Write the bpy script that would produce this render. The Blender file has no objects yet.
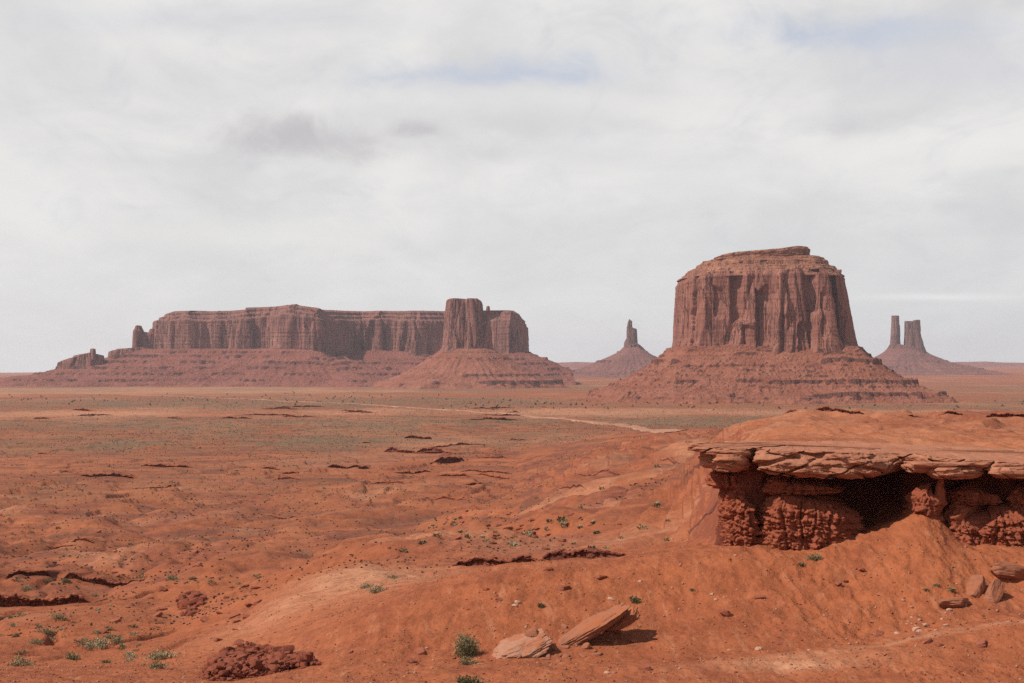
import bpy, bmesh, math, random
import numpy as np
from mathutils import Vector, Matrix

random.seed(7)
rng = np.random.default_rng(7)
SC = bpy.context.scene
COL = SC.collection
RAD = math.radians

# ------------------------------------------------------------------ camera, sky, sun, exposure
F = 1407.0            # focal length in pixels of a 1024 wide frame
YH = 368.0            # image row of the camera's own level
cam_d = bpy.data.cameras.new("camera")
cam = bpy.data.objects.new("camera", cam_d)
COL.objects.link(cam)
cam.location = (0, 0, 0)
cam.rotation_euler = (RAD(90), 0, 0)
cam_d.sensor_width = 36.0
cam_d.lens = 36.0 * F / 1024.0
cam_d.shift_y = (YH - 341.5) / 1024.0
cam_d.clip_start = 0.5
cam_d.clip_end = 80000
SC.camera = cam

SUN_AZ = Vector((-0.95, -0.27))     # horizontal direction towards the sun
SUN_EL = RAD(50)
SUN_STR = 5.0
SKY_STR = 0.1
EXPO = 0.0
HAZE_DENS = 0.000027

SC.view_settings.view_transform = 'Standard'
SC.view_settings.look = 'None'
SC.view_settings.exposure = EXPO
SC.view_settings.gamma = 1.0
SC.view_settings.use_curve_mapping = False
SC.render.engine = 'CYCLES'
SC.cycles.use_denoising = False
SC.cycles.denoising_input_passes = 'RGB_ALBEDO_NORMAL'
SC.cycles.denoising_prefilter = 'NONE'
SC.cycles.max_bounces = 5
SC.cycles.diffuse_bounces = 3
SC.cycles.glossy_bounces = 1
SC.cycles.volume_bounces = 1
SC.cycles.sample_clamp_indirect = 4.0
SC.cycles.use_adaptive_sampling = False


class NT:
    """tiny node-tree helper"""
    def __init__(self, tree):
        self.t = tree
        tree.nodes.clear()

    def n(self, typ, **kw):
        nd = self.t.nodes.new(typ)
        ins = kw.pop('ins', {})
        for k, v in kw.items():
            setattr(nd, k, v)
        for k, v in ins.items():
            s = nd.inputs[k]
            if isinstance(v, bpy.types.NodeSocket):
                self.t.links.new(v, s)
            else:
                s.default_value = v
        return nd

    def link(self, a, b):
        self.t.links.new(a, b)

    def math(self, op, a, b=None, c=None, clamp=False):
        nd = self.n('ShaderNodeMath', operation=op, use_clamp=clamp)
        for i, v in enumerate((a, b, c)):
            if v is None:
                continue
            if isinstance(v, bpy.types.NodeSocket):
                self.link(v, nd.inputs[i])
            else:
                nd.inputs[i].default_value = v
        return nd.outputs[0]

    def ramp(self, fac, lo, hi, smooth=True):
        nd = self.n('ShaderNodeMapRange', interpolation_type='SMOOTHSTEP' if smooth else 'LINEAR',
                    ins={0: fac, 1: lo, 2: hi, 3: 0.0, 4: 1.0})
        return nd.outputs[0]

    def mix(self, fac, a, b, blend='MIX'):
        nd = self.n('ShaderNodeMix', data_type='RGBA', blend_type=blend)
        for i, v in ((0, fac), (6, a), (7, b)):
            if isinstance(v, bpy.types.NodeSocket):
                self.link(v, nd.inputs[i])
            else:
                if i and len(v) == 3:
                    v = (*v, 1)
                nd.inputs[i].default_value = v
        return nd.outputs[2]

    def noise(self, vec, scale, detail=4, rough=0.55, dist=0.0):
        nd = self.n('ShaderNodeTexNoise', ins={'Vector': vec, 'Scale': scale, 'Detail': detail,
                                               'Roughness': rough, 'Distortion': dist})
        return nd.outputs['Fac']

    def mapv(self, vec, scale=(1, 1, 1), loc=(0, 0, 0), rot=(0, 0, 0)):
        nd = self.n('ShaderNodeMapping', ins={'Vector': vec, 'Scale': scale, 'Location': loc, 'Rotation': rot})
        return nd.outputs[0]


# sky: Nishita behind a sheet of thin high cloud
world = bpy.data.worlds.new("World")
SC.world = world
world.use_nodes = True
w = NT(world.node_tree)
sky = w.n('ShaderNodeTexSky', sky_type='NISHITA')
sky.sun_disc = False
sky.sun_elevation = SUN_EL
sky.sun_rotation = math.atan2(SUN_AZ.x, SUN_AZ.y)
sky.altitude = 1600
sky.dust_density = 2.0
tc = w.n('ShaderNodeTexCoord').outputs['Generated']
sep = w.n('ShaderNodeSeparateXYZ', ins={0: tc})
X, Y, Z = sep.outputs
zc = w.math('ADD', w.math('MAXIMUM', Z, 0.0), 0.26)
cv = w.n('ShaderNodeCombineXYZ', ins={0: w.math('DIVIDE', X, zc), 1: w.math('DIVIDE', Y, zc), 2: 0.0}).outputs[0]
n1 = w.noise(w.mapv(cv, (2.4, 1.7, 1), (3.1, 1.7, 0)), 1.0, 7, 0.55, 0.5)
n2 = w.noise(w.mapv(cv, (7.0, 4.2, 1), (7.1, 4.2, 0), (0, 0, 0.25)), 1.0, 8, 0.6, 0.9)
n3 = w.noise(w.mapv(tc, (13, 13, 24), (0.4, 0, 0.2)), 1.0, 9, 0.68, 0.5)
n4 = w.noise(w.mapv(tc, (7, 7, 15), (1.4, 0, 3.2), (0, RAD(6), 0)), 1.0, 9, 0.62, 0.8)


def sky_blob(px, py, sx, sy, warp):
    """soft patch of the sky round one compass bearing and height"""
    ax, az = (px - 512) / F, (YH - py) / F
    u = w.math('DIVIDE', w.math('SUBTRACT', w.math('DIVIDE', X, Y), ax), sx / F)
    v = w.math('DIVIDE', w.math('SUBTRACT', w.math('DIVIDE', Z, Y), az), sy / F)
    v = w.math('ADD', v, w.math('MULTIPLY', w.math('SUBTRACT', n3, 0.5), warp))
    u = w.math('ADD', u, w.math('MULTIPLY', w.math('SUBTRACT', n2, 0.5), warp))
    r2 = w.math('ADD', w.math('MULTIPLY', u, u), w.math('MULTIPLY', v, v))
    g = w.math('EXPONENT', w.math('MULTIPLY', r2, -1.0))
    return w.math('MULTIPLY', g, w.ramp(Y, 0.0, 0.2))


k = 1.17 / SKY_STR
bright = w.mix(w.ramp(n1, 0.32, 0.68), tuple(v * k for v in (0.585, 0.580, 0.580)), tuple(v * k for v in (0.745, 0.735, 0.715)))
bright = w.mix(w.math('MULTIPLY', w.ramp(n2, 0.45, 0.75), 0.40), bright, tuple(v * k for v in (0.57, 0.57, 0.585)))
bright = w.mix(w.math('MULTIPLY', w.ramp(n4, 0.50, 0.72), 0.45), bright, tuple(v * k for v in (0.545, 0.545, 0.565)))
bright = w.mix(w.math('MULTIPLY', w.ramp(n4, 0.48, 0.30), 0.5), bright, tuple(v * k for v in (0.745, 0.735, 0.715)))
low = w.ramp(Z, 0.17, 0.0)
rgt = w.ramp(X, -0.25, 0.4)
bright = w.mix(w.math('MULTIPLY', low, 0.75), bright, w.mix(rgt, tuple(v * k for v in (0.655, 0.655, 0.65)), tuple(v * k for v in (0.56, 0.575, 0.59))))
blobs = ((278, 136, 58, 24, 3.6, (0.465, 0.45, 0.46), 0.9), (415, 129, 34, 8, 3.4, (0.48, 0.465, 0.48), 0.85), (345, 143, 40, 12, 3.4, (0.48, 0.465, 0.475), 0.7), (490, 155, 34, 9, 3.0, (0.53, 0.52, 0.53), 0.6), (60, 200, 120, 50, 2.0, (0.76, 0.75, 0.73), 0.6), (690, 170, 180, 40, 2.0, (0.70, 0.695, 0.685), 0.5),
         (520, 74, 95, 15, 3.4, (0.455, 0.505, 0.60), 0.85), (880, 33, 110, 16, 3.2, (0.46, 0.505, 0.595), 0.85), (960, 70, 120, 30, 3.0, (0.57, 0.58, 0.62), 0.5),
         (200, 20, 220, 14, 1.5, (0.56, 0.56, 0.60), 0.45), (845, 126, 36, 10, 3.0, (0.52, 0.51, 0.525), 0.65), (650, 92, 30, 7, 3.0, (0.54, 0.53, 0.54), 0.5),
         (935, 297, 75, 3.6, 0.9, (0.72, 0.715, 0.71), 0.95), (640, 308, 45, 3, 1.2, (0.66, 0.66, 0.66), 0.6),
         (250, 235, 120, 16, 1.5, (0.72, 0.72, 0.69), 0.6), (560, 100, 260, 16, 1.4, (0.70, 0.69, 0.68), 0.6))
for px, py, sx, sy, wp, c, a in blobs:
    bright = w.mix(w.math('MULTIPLY', sky_blob(px, py, sx, sy, wp), a), bright, tuple(v * k for v in c))
cover = w.math('SUBTRACT', 0.97, w.math('MULTIPLY', w.ramp(Z, 0.27, 0.60), 0.78))
cover = w.math('SUBTRACT', cover, w.math('MULTIPLY', w.ramp(n2, 0.55, 0.8), 0.10))
col = w.mix(cover, sky.outputs[0], bright)
bg = w.n('ShaderNodeBackground', ins={'Color': col, 'Strength': SKY_STR})
wo = w.n('ShaderNodeOutputWorld')
w.link(bg.outputs[0], wo.inputs[0])

sun_d = bpy.data.lights.new("sun", 'SUN')
sun_d.energy = SUN_STR
sun_d.angle = RAD(0.6)
sun_d.color = (1.0, 0.95, 0.87)
sun = bpy.data.objects.new("sun", sun_d)
COL.objects.link(sun)
sv = Vector((SUN_AZ.x, SUN_AZ.y, 0)).normalized() * math.cos(SUN_EL) + Vector((0, 0, math.sin(SUN_EL)))
sun.rotation_euler = sv.to_track_quat('Z', 'Y').to_euler()


# ------------------------------------------------------------------ numeric noise
def _hash(ix, iy, iz, seed):
    h = (ix.astype(np.uint32) * np.uint32(374761393) + iy.astype(np.uint32) * np.uint32(668265263)
         + iz.astype(np.uint32) * np.uint32(2147483647 ^ 0x5bd1e995) + np.uint32((seed * 144665) & 0xffffffff))
    h ^= h >> np.uint32(13)
    h *= np.uint32(1274126177)
    h ^= h >> np.uint32(16)
    h *= np.uint32(2246822519)
    h ^= h >> np.uint32(13)
    return h


def perlin(x, y, z=None, seed=0):
    x = np.asarray(x, np.float64)
    y = np.asarray(y, np.float64) + np.zeros_like(x)
    two = z is None
    ix = np.floor(x).astype(np.int64); fx = (x - ix).astype(np.float32)
    iy = np.floor(y).astype(np.int64); fy = (y - iy).astype(np.float32)
    if two:
        iz = np.zeros_like(ix); fz = np.zeros_like(fx)
    else:
        z = np.asarray(z, np.float64) + np.zeros_like(x)
        iz = np.floor(z).astype(np.int64); fz = (z - iz).astype(np.float32)
    s = lambda t: t * t * t * (t * (t * 6 - 15) + 10)
    ux, uy, uz = s(fx), s(fy), s(fz)
    out = 0.0
    for dz in ((0,) if two else (0, 1)):
        for dy in (0, 1):
            for dx in (0, 1):
                h = _hash(ix + dx, iy + dy, iz + dz, seed)
                gx = ((h & np.uint32(1023)).astype(np.float32) / 511.5 - 1)
                gy = (((h >> np.uint32(10)) & np.uint32(1023)).astype(np.float32) / 511.5 - 1)
                gz = (((h >> np.uint32(20)) & np.uint32(1023)).astype(np.float32) / 511.5 - 1)
                d = gx * (fx - dx) + gy * (fy - dy)
                if not two:
                    d = d + gz * (fz - dz)
                wgt = (ux if dx else 1 - ux) * (uy if dy else 1 - uy)
                if not two:
                    wgt = wgt * (uz if dz else 1 - uz)
                out = out + d * wgt
    return out * (1.35 if two else 1.25)


def fbm(x, y, z=None, octv=4, seed=0, gain=0.5, lac=2.03, ridged=False):
    a, tot, o = 1.0, 0.0, 0.0
    x = np.asarray(x, np.float64)
    for i in range(octv):
        f = lac ** i
        n = perlin(x * f + i * 17.3, np.asarray(y) * f + i * 9.1, None if z is None else np.asarray(z) * f + i * 5.7, seed + i * 31)
        if ridged:
            n = 1 - np.abs(n) * 2
        o = o + a * n
        tot += a
        a *= gain
    return o / tot


def worley(x, y, seed=0):
    """F1 and F2 distance, 2D"""
    x = np.asarray(x, np.float64); y = np.asarray(y, np.float64) + np.zeros_like(x)
    ix = np.floor(x).astype(np.int64); iy = np.floor(y).astype(np.int64)
    f1 = np.full(x.shape, 9.0); f2 = np.full(x.shape, 9.0)
    idv = np.zeros(x.shape)
    zz = np.zeros_like(ix)
    for dx in (-1, 0, 1):
        for dy in (-1, 0, 1):
            h = _hash(ix + dx, iy + dy, zz, seed)
            jx = (h & np.uint32(2047)).astype(np.float64) / 2047
            jy = ((h >> np.uint32(11)) & np.uint32(2047)).astype(np.float64) / 2047
            d = np.hypot(ix + dx + jx - x, iy + dy + jy - y)
            c = ((h >> np.uint32(5)) & np.uint32(4095)).astype(np.float64) / 4095
            near = d < f1
            f2 = np.where(near, f1, np.minimum(f2, d))
            idv = np.where(near, c, idv)
            f1 = np.where(near, d, f1)
    return f1, f2, idv


def billow(x, y, octv=4, seed=0, gain=0.5):
    o, a, tot = 0.0, 1.0, 0.0
    for i in range(octv):
        f = 2.1 ** i
        o = o + a * np.minimum(np.abs(perlin(x * f + 7.7 * i, y * f + 3.1 * i, seed=seed + 13 * i)) * 2.2, 1.0)
        tot += a
        a *= gain
    return o / tot


def sstep(a, b, x):
    t = np.clip((x - a) / (b - a), 0, 1)
    return t * t * (3 - 2 * t)


# ------------------------------------------------------------------ object helpers
def mesh_np(name, V, Q, mat=None, parent=None, smooth=True, attrs=None, T=None):
    """mesh object from vertex array, quads (and triangles T)"""
    me = bpy.data.meshes.new(name)
    V = np.asarray(V, np.float32)
    Q = np.asarray(Q, np.int32).reshape(-1, 4)
    T = np.zeros((0, 3), np.int32) if T is None else np.asarray(T, np.int32).reshape(-1, 3)
    nl = Q.size + T.size
    me.vertices.add(len(V)); me.vertices.foreach_set('co', V.ravel())
    me.loops.add(nl); me.loops.foreach_set('vertex_index', np.concatenate([Q.ravel(), T.ravel()]))
    npoly = len(Q) + len(T)
    me.polygons.add(npoly)
    st = np.concatenate([np.arange(len(Q)) * 4, len(Q) * 4 + np.arange(len(T)) * 3]).astype(np.int32)
    me.polygons.foreach_set('loop_start', st)
    if smooth:
        me.polygons.foreach_set('use_smooth', np.ones(npoly, bool))
    for k_, a in (attrs or {}).items():
        at = me.attributes.new(k_, 'FLOAT', 'POINT')
        at.data.foreach_set('value', np.asarray(a, np.float32).ravel())
    me.update(calc_edges=True)
    me.validate()
    if mat:
        me.materials.append(mat)
    o = bpy.data.objects.new(name, me)
    COL.objects.link(o)
    if parent:
        o.parent = parent
        o.matrix_parent_inverse = parent.matrix_basis.inverted()
    return o


def tag(o, label=None, cat=None, group=None, kind=None):
    if label: o['label'] = label
    if cat: o['category'] = cat
    if group: o['group'] = group
    if kind: o['kind'] = kind
    return o


def thing(name, label, cat, loc, group=None):
    o = bpy.data.objects.new(name, None)
    o.empty_display_size = 0.1
    COL.objects.link(o)
    o.location = loc
    return tag(o, label, cat, group)


def dup(root, loc, rz=0, s=1.0, label=None, group=None):
    r = root.copy(); COL.objects.link(r)
    r.location = loc; r.rotation_euler = (0, 0, rz)
    r.scale = s if hasattr(s, '__len__') else (s, s, s)
    if label: r['label'] = label
    if group: r['group'] = group
    for ch in list(root.children):
        c = ch.copy(); COL.objects.link(c); c.parent = r
    return r


def wx(px, d): return (px - 512.0) / F * d
def wz(py, d): return -(py - YH) / F * d


# ------------------------------------------------------------------ materials
def new_mat(name):
    m = bpy.data.materials.new(name)
    m.use_nodes = True
    t = NT(m.node_tree)
    return m, t


def finish(t, color, rough=0.95, bump=None, bstr=0.5, bdist=0.1):
    p = t.n('ShaderNodeBsdfPrincipled', ins={'Roughness': rough})
    p.inputs['Specular IOR Level'].default_value = 0.12
    if isinstance(color, bpy.types.NodeSocket):
        t.link(color, p.inputs['Base Color'])
    else:
        p.inputs['Base Color'].default_value = (*color, 1)
    if bump is not None:
        b = t.n('ShaderNodeBump', ins={'Strength': bstr, 'Distance': bdist, 'Height': bump})
        t.link(b.outputs[0], p.inputs['Normal'])
    o = t.n('ShaderNodeOutputMaterial')
    t.link(p.outputs[0], o.inputs[0])


def attr(t, name):
    return t.n('ShaderNodeAttribute', attribute_name=name).outputs['Fac']


# base colours
SOIL = (0.325, 0.096, 0.038)
SOIL_D = (0.225, 0.060, 0.026)
SOIL_L = (0.405, 0.158, 0.076)
PALE = (0.43, 0.22, 0.13)
VEG = (0.108, 0.080, 0.047)


def mat_ground():
    m, t = new_mat("red desert soil")
    P = t.n('ShaderNodeNewGeometry').outputs['Position']
    a = t.noise(P, 0.03, 6, 0.6)
    b = t.noise(P, 0.35, 6, 0.65)
    c = t.noise(P, 2.6, 5, 0.7)
    e = t.noise(P, 11.0, 3, 0.7)
    far = t.noise(t.mapv(P, (0.004, 0.0022, 0.02)), 1.0, 8, 0.62)
    col = t.mix(t.ramp(a, 0.3, 0.7), SOIL_D, SOIL)
    col = t.mix(t.ramp(b, 0.35, 0.75), col, SOIL)
    col = t.mix(t.math('MULTIPLY', t.ramp(c, 0.45, 0.8), 0.45), col, SOIL_L)
    col = t.mix(t.math('MULTIPLY', t.ramp(e, 0.35, 0.75), 0.30), col, SOIL_D)
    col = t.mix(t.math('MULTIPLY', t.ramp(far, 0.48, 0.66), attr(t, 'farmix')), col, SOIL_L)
    # small pale chips lying in the soil
    v = t.n('ShaderNodeTexVoronoi', feature='F1', ins={'Vector': P, 'Scale': 2.2})
    chip = t.math('MULTIPLY', t.ramp(v.outputs['Distance'], 0.16, 0.09), t.ramp(t.noise(P, 0.22, 4), 0.50, 0.68))
    col = t.mix(t.math('MULTIPLY', chip, attr(t, 'chips')), col, (0.40, 0.24, 0.17))
    ms = attr(t, 'midmix')
    nrs = attr(t, 'near')
    s3 = t.noise(t.mapv(P, (1.5, 0.22, 0.5), (0, 0, 0), (0, 0, 0.15)), 1.0, 6, 0.68, 0.5)
    s4 = t.noise(t.mapv(P, (0.28, 0.16, 0.3)), 1.0, 6, 0.66, 0.4)
    col = t.mix(t.math('MULTIPLY', nrs, t.math('MULTIPLY', t.ramp(s3, 0.52, 0.70), 0.50)), col, (0.40, 0.165, 0.085))
    col = t.mix(t.math('MULTIPLY', nrs, t.math('MULTIPLY', t.ramp(s3, 0.46, 0.30), 0.40)), col, (0.20, 0.050, 0.023))
    col = t.mix(t.math('MULTIPLY', nrs, t.math('MULTIPLY', t.ramp(s4, 0.50, 0.66), 0.45)), col, (0.185, 0.048, 0.024))
    sk = t.noise(t.mapv(P, (0.010, 0.050, 0.25), (0, 0, 0), (0, 0, 0.10)), 1.0, 7, 0.62, 0.6)
    sk2 = t.noise(t.mapv(P, (0.05, 0.16, 0.4), (4, 0, 0), (0, 0, -0.12)), 1.0, 6, 0.7, 0.4)
    col = t.mix(t.math('MULTIPLY', ms, 0.18), col, (0.150, 0.050, 0.029))
    col = t.mix(t.math('MULTIPLY', ms, t.math('MULTIPLY', t.ramp(sk, 0.48, 0.62), 0.75)), col, (0.130, 0.045, 0.029))
    col = t.mix(t.math('MULTIPLY', ms, t.math('MULTIPLY', t.ramp(sk, 0.47, 0.34), 0.65)), col, (0.36, 0.125, 0.058))
    col = t.mix(t.math('MULTIPLY', ms, t.math('MULTIPLY', t.ramp(sk2, 0.54, 0.68), 0.60)), col, (0.115, 0.072, 0.043))
    col = t.mix(t.math('MULTIPLY', ms, t.math('MULTIPLY', t.ramp(sk2, 0.40, 0.28), 0.45)), col, (0.36, 0.19, 0.12))
    # tan sand, darker shale
    pm = t.math('MULTIPLY', attr(t, 'pale'), t.math('ADD', 0.55, t.ramp(b, 0.3, 0.7)))
    col = t.mix(t.math('MINIMUM', pm, 1.0), col, t.mix(t.ramp(c, 0.3, 0.7), PALE, SOIL_L))
    col = t.mix(attr(t, 'shale'), col, t.mix(t.ramp(b, 0.35, 0.65), (0.15, 0.042, 0.026), (0.24, 0.075, 0.040)))
    col = t.mix(t.math('MULTIPLY', attr(t, 'riser'), 0.8), col, (0.085, 0.028, 0.019))
    # scrub cover: clumped
    s1 = t.noise(P, 0.12, 5, 0.75)
    s2 = t.noise(t.mapv(P, (0.012, 0.006, 0.02)), 1.0, 6, 0.65)
    s5 = t.noise(t.mapv(P, (0.035, 0.02, 0.03), (9, 0, 0)), 1.0, 7, 0.75, 0.6)
    vg = t.math('MULTIPLY', t.math('MULTIPLY', attr(t, 'veg'), 0.82), t.math('ADD', 0.05, t.math('ADD', t.math('MULTIPLY', t.ramp(s1, 0.42, 0.60), 0.35), t.math('ADD', t.math('MULTIPLY', t.ramp(s2, 0.42, 0.58), 0.35), t.math('MULTIPLY', t.ramp(s5, 0.42, 0.58), 0.55)))), clamp=True)
    col = t.mix(vg, col, t.mix(t.ramp(s1, 0.3, 0.7), VEG, (0.155, 0.108, 0.062)))
    # rock showing on steep cuts
    nz = t.n('ShaderNodeSeparateXYZ', ins={0: t.n('ShaderNodeNewGeometry').outputs['True Normal']}).outputs[2]
    col = t.mix(t.math('MULTIPLY', t.ramp(nz, 0.80, 0.62), 0.55), col, (0.16, 0.042, 0.026))
    gm = t.ramp(t.noise(P, 0.5, 4, 0.6), 0.35, 0.65)
    h = t.math('ADD', t.math('MULTIPLY', t.math('MULTIPLY', c, gm), 0.75), t.math('ADD', t.math('MULTIPLY', t.math('MULTIPLY', e, gm), 0.3), t.math('MULTIPLY', b, 1.3)))
    h = t.math('ADD', h, t.math('MULTIPLY', chip, 0.12))
    finish(t, col, 0.97, h, 0.75, 0.38)
    return m


def mat_butte_cliff(name, c1, c2, dark, sc, strata=1.0):
    """sandstone wall: vertical varnish streaks, faint beds"""
    m, t = new_mat(name)
    P = t.n('ShaderNodeNewGeometry').outputs['Position']
    s = 1.0 / sc
    st = t.noise(t.mapv(P, (0.075 * s, 0.075 * s, 0.006 * s)), 1.0, 7, 0.62, 0.3)
    st2 = t.noise(t.mapv(P, (0.25 * s, 0.25 * s, 0.02 * s)), 1.0, 5, 0.65)
    bed = t.noise(t.mapv(P, (0.004 * s, 0.004 * s, 0.13 * s)), 1.0, 6, 0.6)
    pat = t.noise(P, 0.03 * s, 6, 0.6)
    col = t.mix(t.ramp(pat, 0.3, 0.7), c1, c2)
    col = t.mix(t.math('MULTIPLY', t.ramp(bed, 0.42, 0.66), 0.22 * strata), col, tuple(v * 1.35 for v in c2))
    col = t.mix(t.math('MULTIPLY', t.ramp(st, 0.46, 0.70), 0.50), col, dark)
    col = t.mix(t.math('MULTIPLY', t.ramp(st2, 0.5, 0.8), 0.35), col, tuple(v * 0.8 for v in dark))
    jn = t.noise(t.mapv(P, (0.045 * s, 0.045 * s, 0.0035 * s)), 1.0, 4, 0.6, 0.2)
    jl = t.ramp(t.math('ABSOLUTE', t.math('SUBTRACT', jn, 0.5)), 0.016, 0.003)
    jn2 = t.noise(t.mapv(P, (0.11 * s, 0.11 * s, 0.012 * s), (5, 2, 1)), 1.0, 3, 0.6, 0.2)
    jl2 = t.ramp(t.math('ABSOLUTE', t.math('SUBTRACT', jn2, 0.5)), 0.020, 0.004)
    jl = t.math('MAXIMUM', jl, t.math('MULTIPLY', jl2, t.ramp(pat, 0.45, 0.6)))
    col = t.mix(t.math('MULTIPLY', jl, 0.7), col, tuple(v * 0.45 for v in dark))
    sp = t.noise(t.mapv(P, (0.02 * s, 0.02 * s, 0.012 * s), (3, 8, 1)), 1.0, 5, 0.55)
    col = t.mix(t.math('MULTIPLY', t.ramp(sp, 0.60, 0.66), 0.55), col, tuple(v * 1.35 for v in c2))
    h = t.math('SUBTRACT', t.math('ADD', t.math('MULTIPLY', st, 4.0), t.math('ADD', t.math('MULTIPLY', st2, 1.6), t.math('MULTIPLY', bed, 0.5 * strata))), t.math('MULTIPLY', jl, 1.5))
    finish(t, col, 0.95, h, 0.8, 2.2 * sc)
    return m


def mat_talus(name, c1, c2, rock, sc):
    m, t = new_mat(name)
    P = t.n('ShaderNodeNewGeometry').outputs['Position']
    s = 1.0 / sc
    a = t.noise(P, 0.02 * s, 6, 0.65)
    b = t.noise(P, 0.12 * s, 5, 0.7)
    bed = t.noise(t.mapv(P, (0.003 * s, 0.003 * s, 0.16 * s)), 1.0, 6, 0.6)
    col = t.mix(t.ramp(a, 0.3, 0.7), c1, c2)
    col = t.mix(t.math('MULTIPLY', t.ramp(b, 0.52, 0.75), 0.5), col, tuple(min(1, v * 1.45) for v in c2))
    col = t.mix(t.math('MULTIPLY', t.ramp(bed, 0.45, 0.65), 0.40), col, tuple(v * 0.7 for v in c1))
    nz = t.n('ShaderNodeSeparateXYZ', ins={0: t.n('ShaderNodeNewGeometry').outputs['True Normal']}).outputs[2]
    col = t.mix(t.math('MULTIPLY', t.ramp(nz, 0.70, 0.45), 0.8), col, rock)
    v = t.n('ShaderNodeTexVoronoi', feature='F1', ins={'Vector': P, 'Scale': 0.16 * s})
    h = t.math('ADD', t.math('MULTIPLY', b, 3.0), t.math('MULTIPLY', t.ramp(v.outputs['Distance'], 0.5, 0.1), 0.9))
    finish(t, col, 0.97, h, 0.8, 2.0 * sc)
    return m


def mat_rock(name, c1, c2, dark, scale=1.0, bedamp=1.0, rough=0.95, local=False):
    """near rock: beds, pits, grain"""
    m, t = new_mat(name)
    P = t.n('ShaderNodeTexCoord').outputs['Object'] if local else t.n('ShaderNodeNewGeometry').outputs['Position']
    bed = t.noise(t.mapv(P, (0.35 * scale, 0.35 * scale, 5.0 * scale)), 1.0, 6, 0.65, 0.4)
    a = t.noise(P, 0.7 * scale, 6, 0.65)
    g = t.noise(P, 9.0 * scale, 4, 0.7)
    p = t.noise(P, 2.7 * scale, 5, 0.7)
    col = t.mix(t.ramp(a, 0.3, 0.7), c1, c2)
    col = t.mix(t.math('MULTIPLY', t.ramp(bed, 0.5, 0.72), 0.5 * bedamp), col, dark)
    col = t.mix(t.math('MULTIPLY', t.ramp(p, 0.55, 0.8), 0.45), col, dark)
    col = t.mix(t.math('MULTIPLY', t.ramp(g, 0.4, 0.8), 0.25), col, tuple(min(1, v * 1.3) for v in c2))
    if local:
        nz = t.n('ShaderNodeSeparateXYZ', ins={0: t.n('ShaderNodeNewGeometry').outputs['Normal']}).outputs[2]
        col = t.mix(t.math('MULTIPLY', t.math('MULTIPLY', t.ramp(nz, 0.2, 0.8), t.ramp(a, 0.42, 0.62)), 0.75), col, SOIL)
    h = t.math('ADD', t.math('MULTIPLY', bed, 0.9 * bedamp), t.math('ADD', t.math('MULTIPLY', g, 0.25), t.math('MULTIPLY', p, 0.8)))
    finish(t, col, rough, h, 0.8, 0.16 / scale)
    return m


def mat_leaf(name, c1, c2, scale=3.0):
    m, t = new_mat(name)
    P = t.n('ShaderNodeNewGeometry').outputs['Position']
    oi = t.n('ShaderNodeObjectInfo').outputs['Random']
    a = t.noise(P, scale, 3, 0.6)
    f = t.math('ADD', t.math('MULTIPLY', a, 0.8), t.math('MULTIPLY', t.math('SUBTRACT', oi, 0.4), 0.5), clamp=True)
    col = t.mix(t.ramp(f, 0.25, 0.75), c1, c2)
    finish(t, col, 0.85)
    return m


M_GROUND = mat_ground()
M_CLIFF_N = mat_butte_cliff("red sandstone wall", (0.235, 0.090, 0.064), (0.300, 0.127, 0.092), (0.135, 0.058, 0.048), 1.0)
M_UPPER_N = mat_butte_cliff("tan bedded sandstone", (0.25, 0.098, 0.060), (0.30, 0.135, 0.085), (0.15, 0.055, 0.040), 1.0, 2.0)
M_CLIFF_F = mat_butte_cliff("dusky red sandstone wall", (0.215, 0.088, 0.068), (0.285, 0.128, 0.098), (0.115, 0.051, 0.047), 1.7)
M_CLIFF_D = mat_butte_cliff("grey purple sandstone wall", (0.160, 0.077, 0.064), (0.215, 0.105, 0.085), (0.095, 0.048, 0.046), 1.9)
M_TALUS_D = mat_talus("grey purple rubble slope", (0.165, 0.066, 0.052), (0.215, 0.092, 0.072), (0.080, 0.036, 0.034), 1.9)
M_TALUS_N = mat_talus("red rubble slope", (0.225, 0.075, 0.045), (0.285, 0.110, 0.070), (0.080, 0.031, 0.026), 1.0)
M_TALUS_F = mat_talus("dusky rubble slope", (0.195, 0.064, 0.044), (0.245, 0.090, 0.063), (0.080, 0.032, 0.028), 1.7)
M_SLAB = mat_rock("tan sandstone cap", (0.310, 0.116, 0.064), (0.380, 0.160, 0.092), (0.175, 0.060, 0.036), 1.0, 1.2)
M_BAND = mat_rock("crumbly red mudstone", (0.215, 0.055, 0.027), (0.275, 0.078, 0.040), (0.130, 0.034, 0.020), 1.3, 0.6)
M_WALL = mat_rock("red mudstone with painted shade", (0.125, 0.034, 0.020), (0.175, 0.047, 0.027), (0.095, 0.027, 0.017), 1.0, 1.0)  # mudstone set darker than its own tone: cave shade painted into the colour
M_BOULDER = mat_rock("weathered sandstone block", (0.245, 0.092, 0.051), (0.325, 0.132, 0.075), (0.135, 0.048, 0.031), 1.5, 1.3, 0.95, True)
M_PALEB = mat_rock("bleached sandstone block", (0.33, 0.155, 0.095), (0.41, 0.215, 0.145), (0.18, 0.075, 0.048), 1.5, 1.1, 0.95, True)
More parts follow.
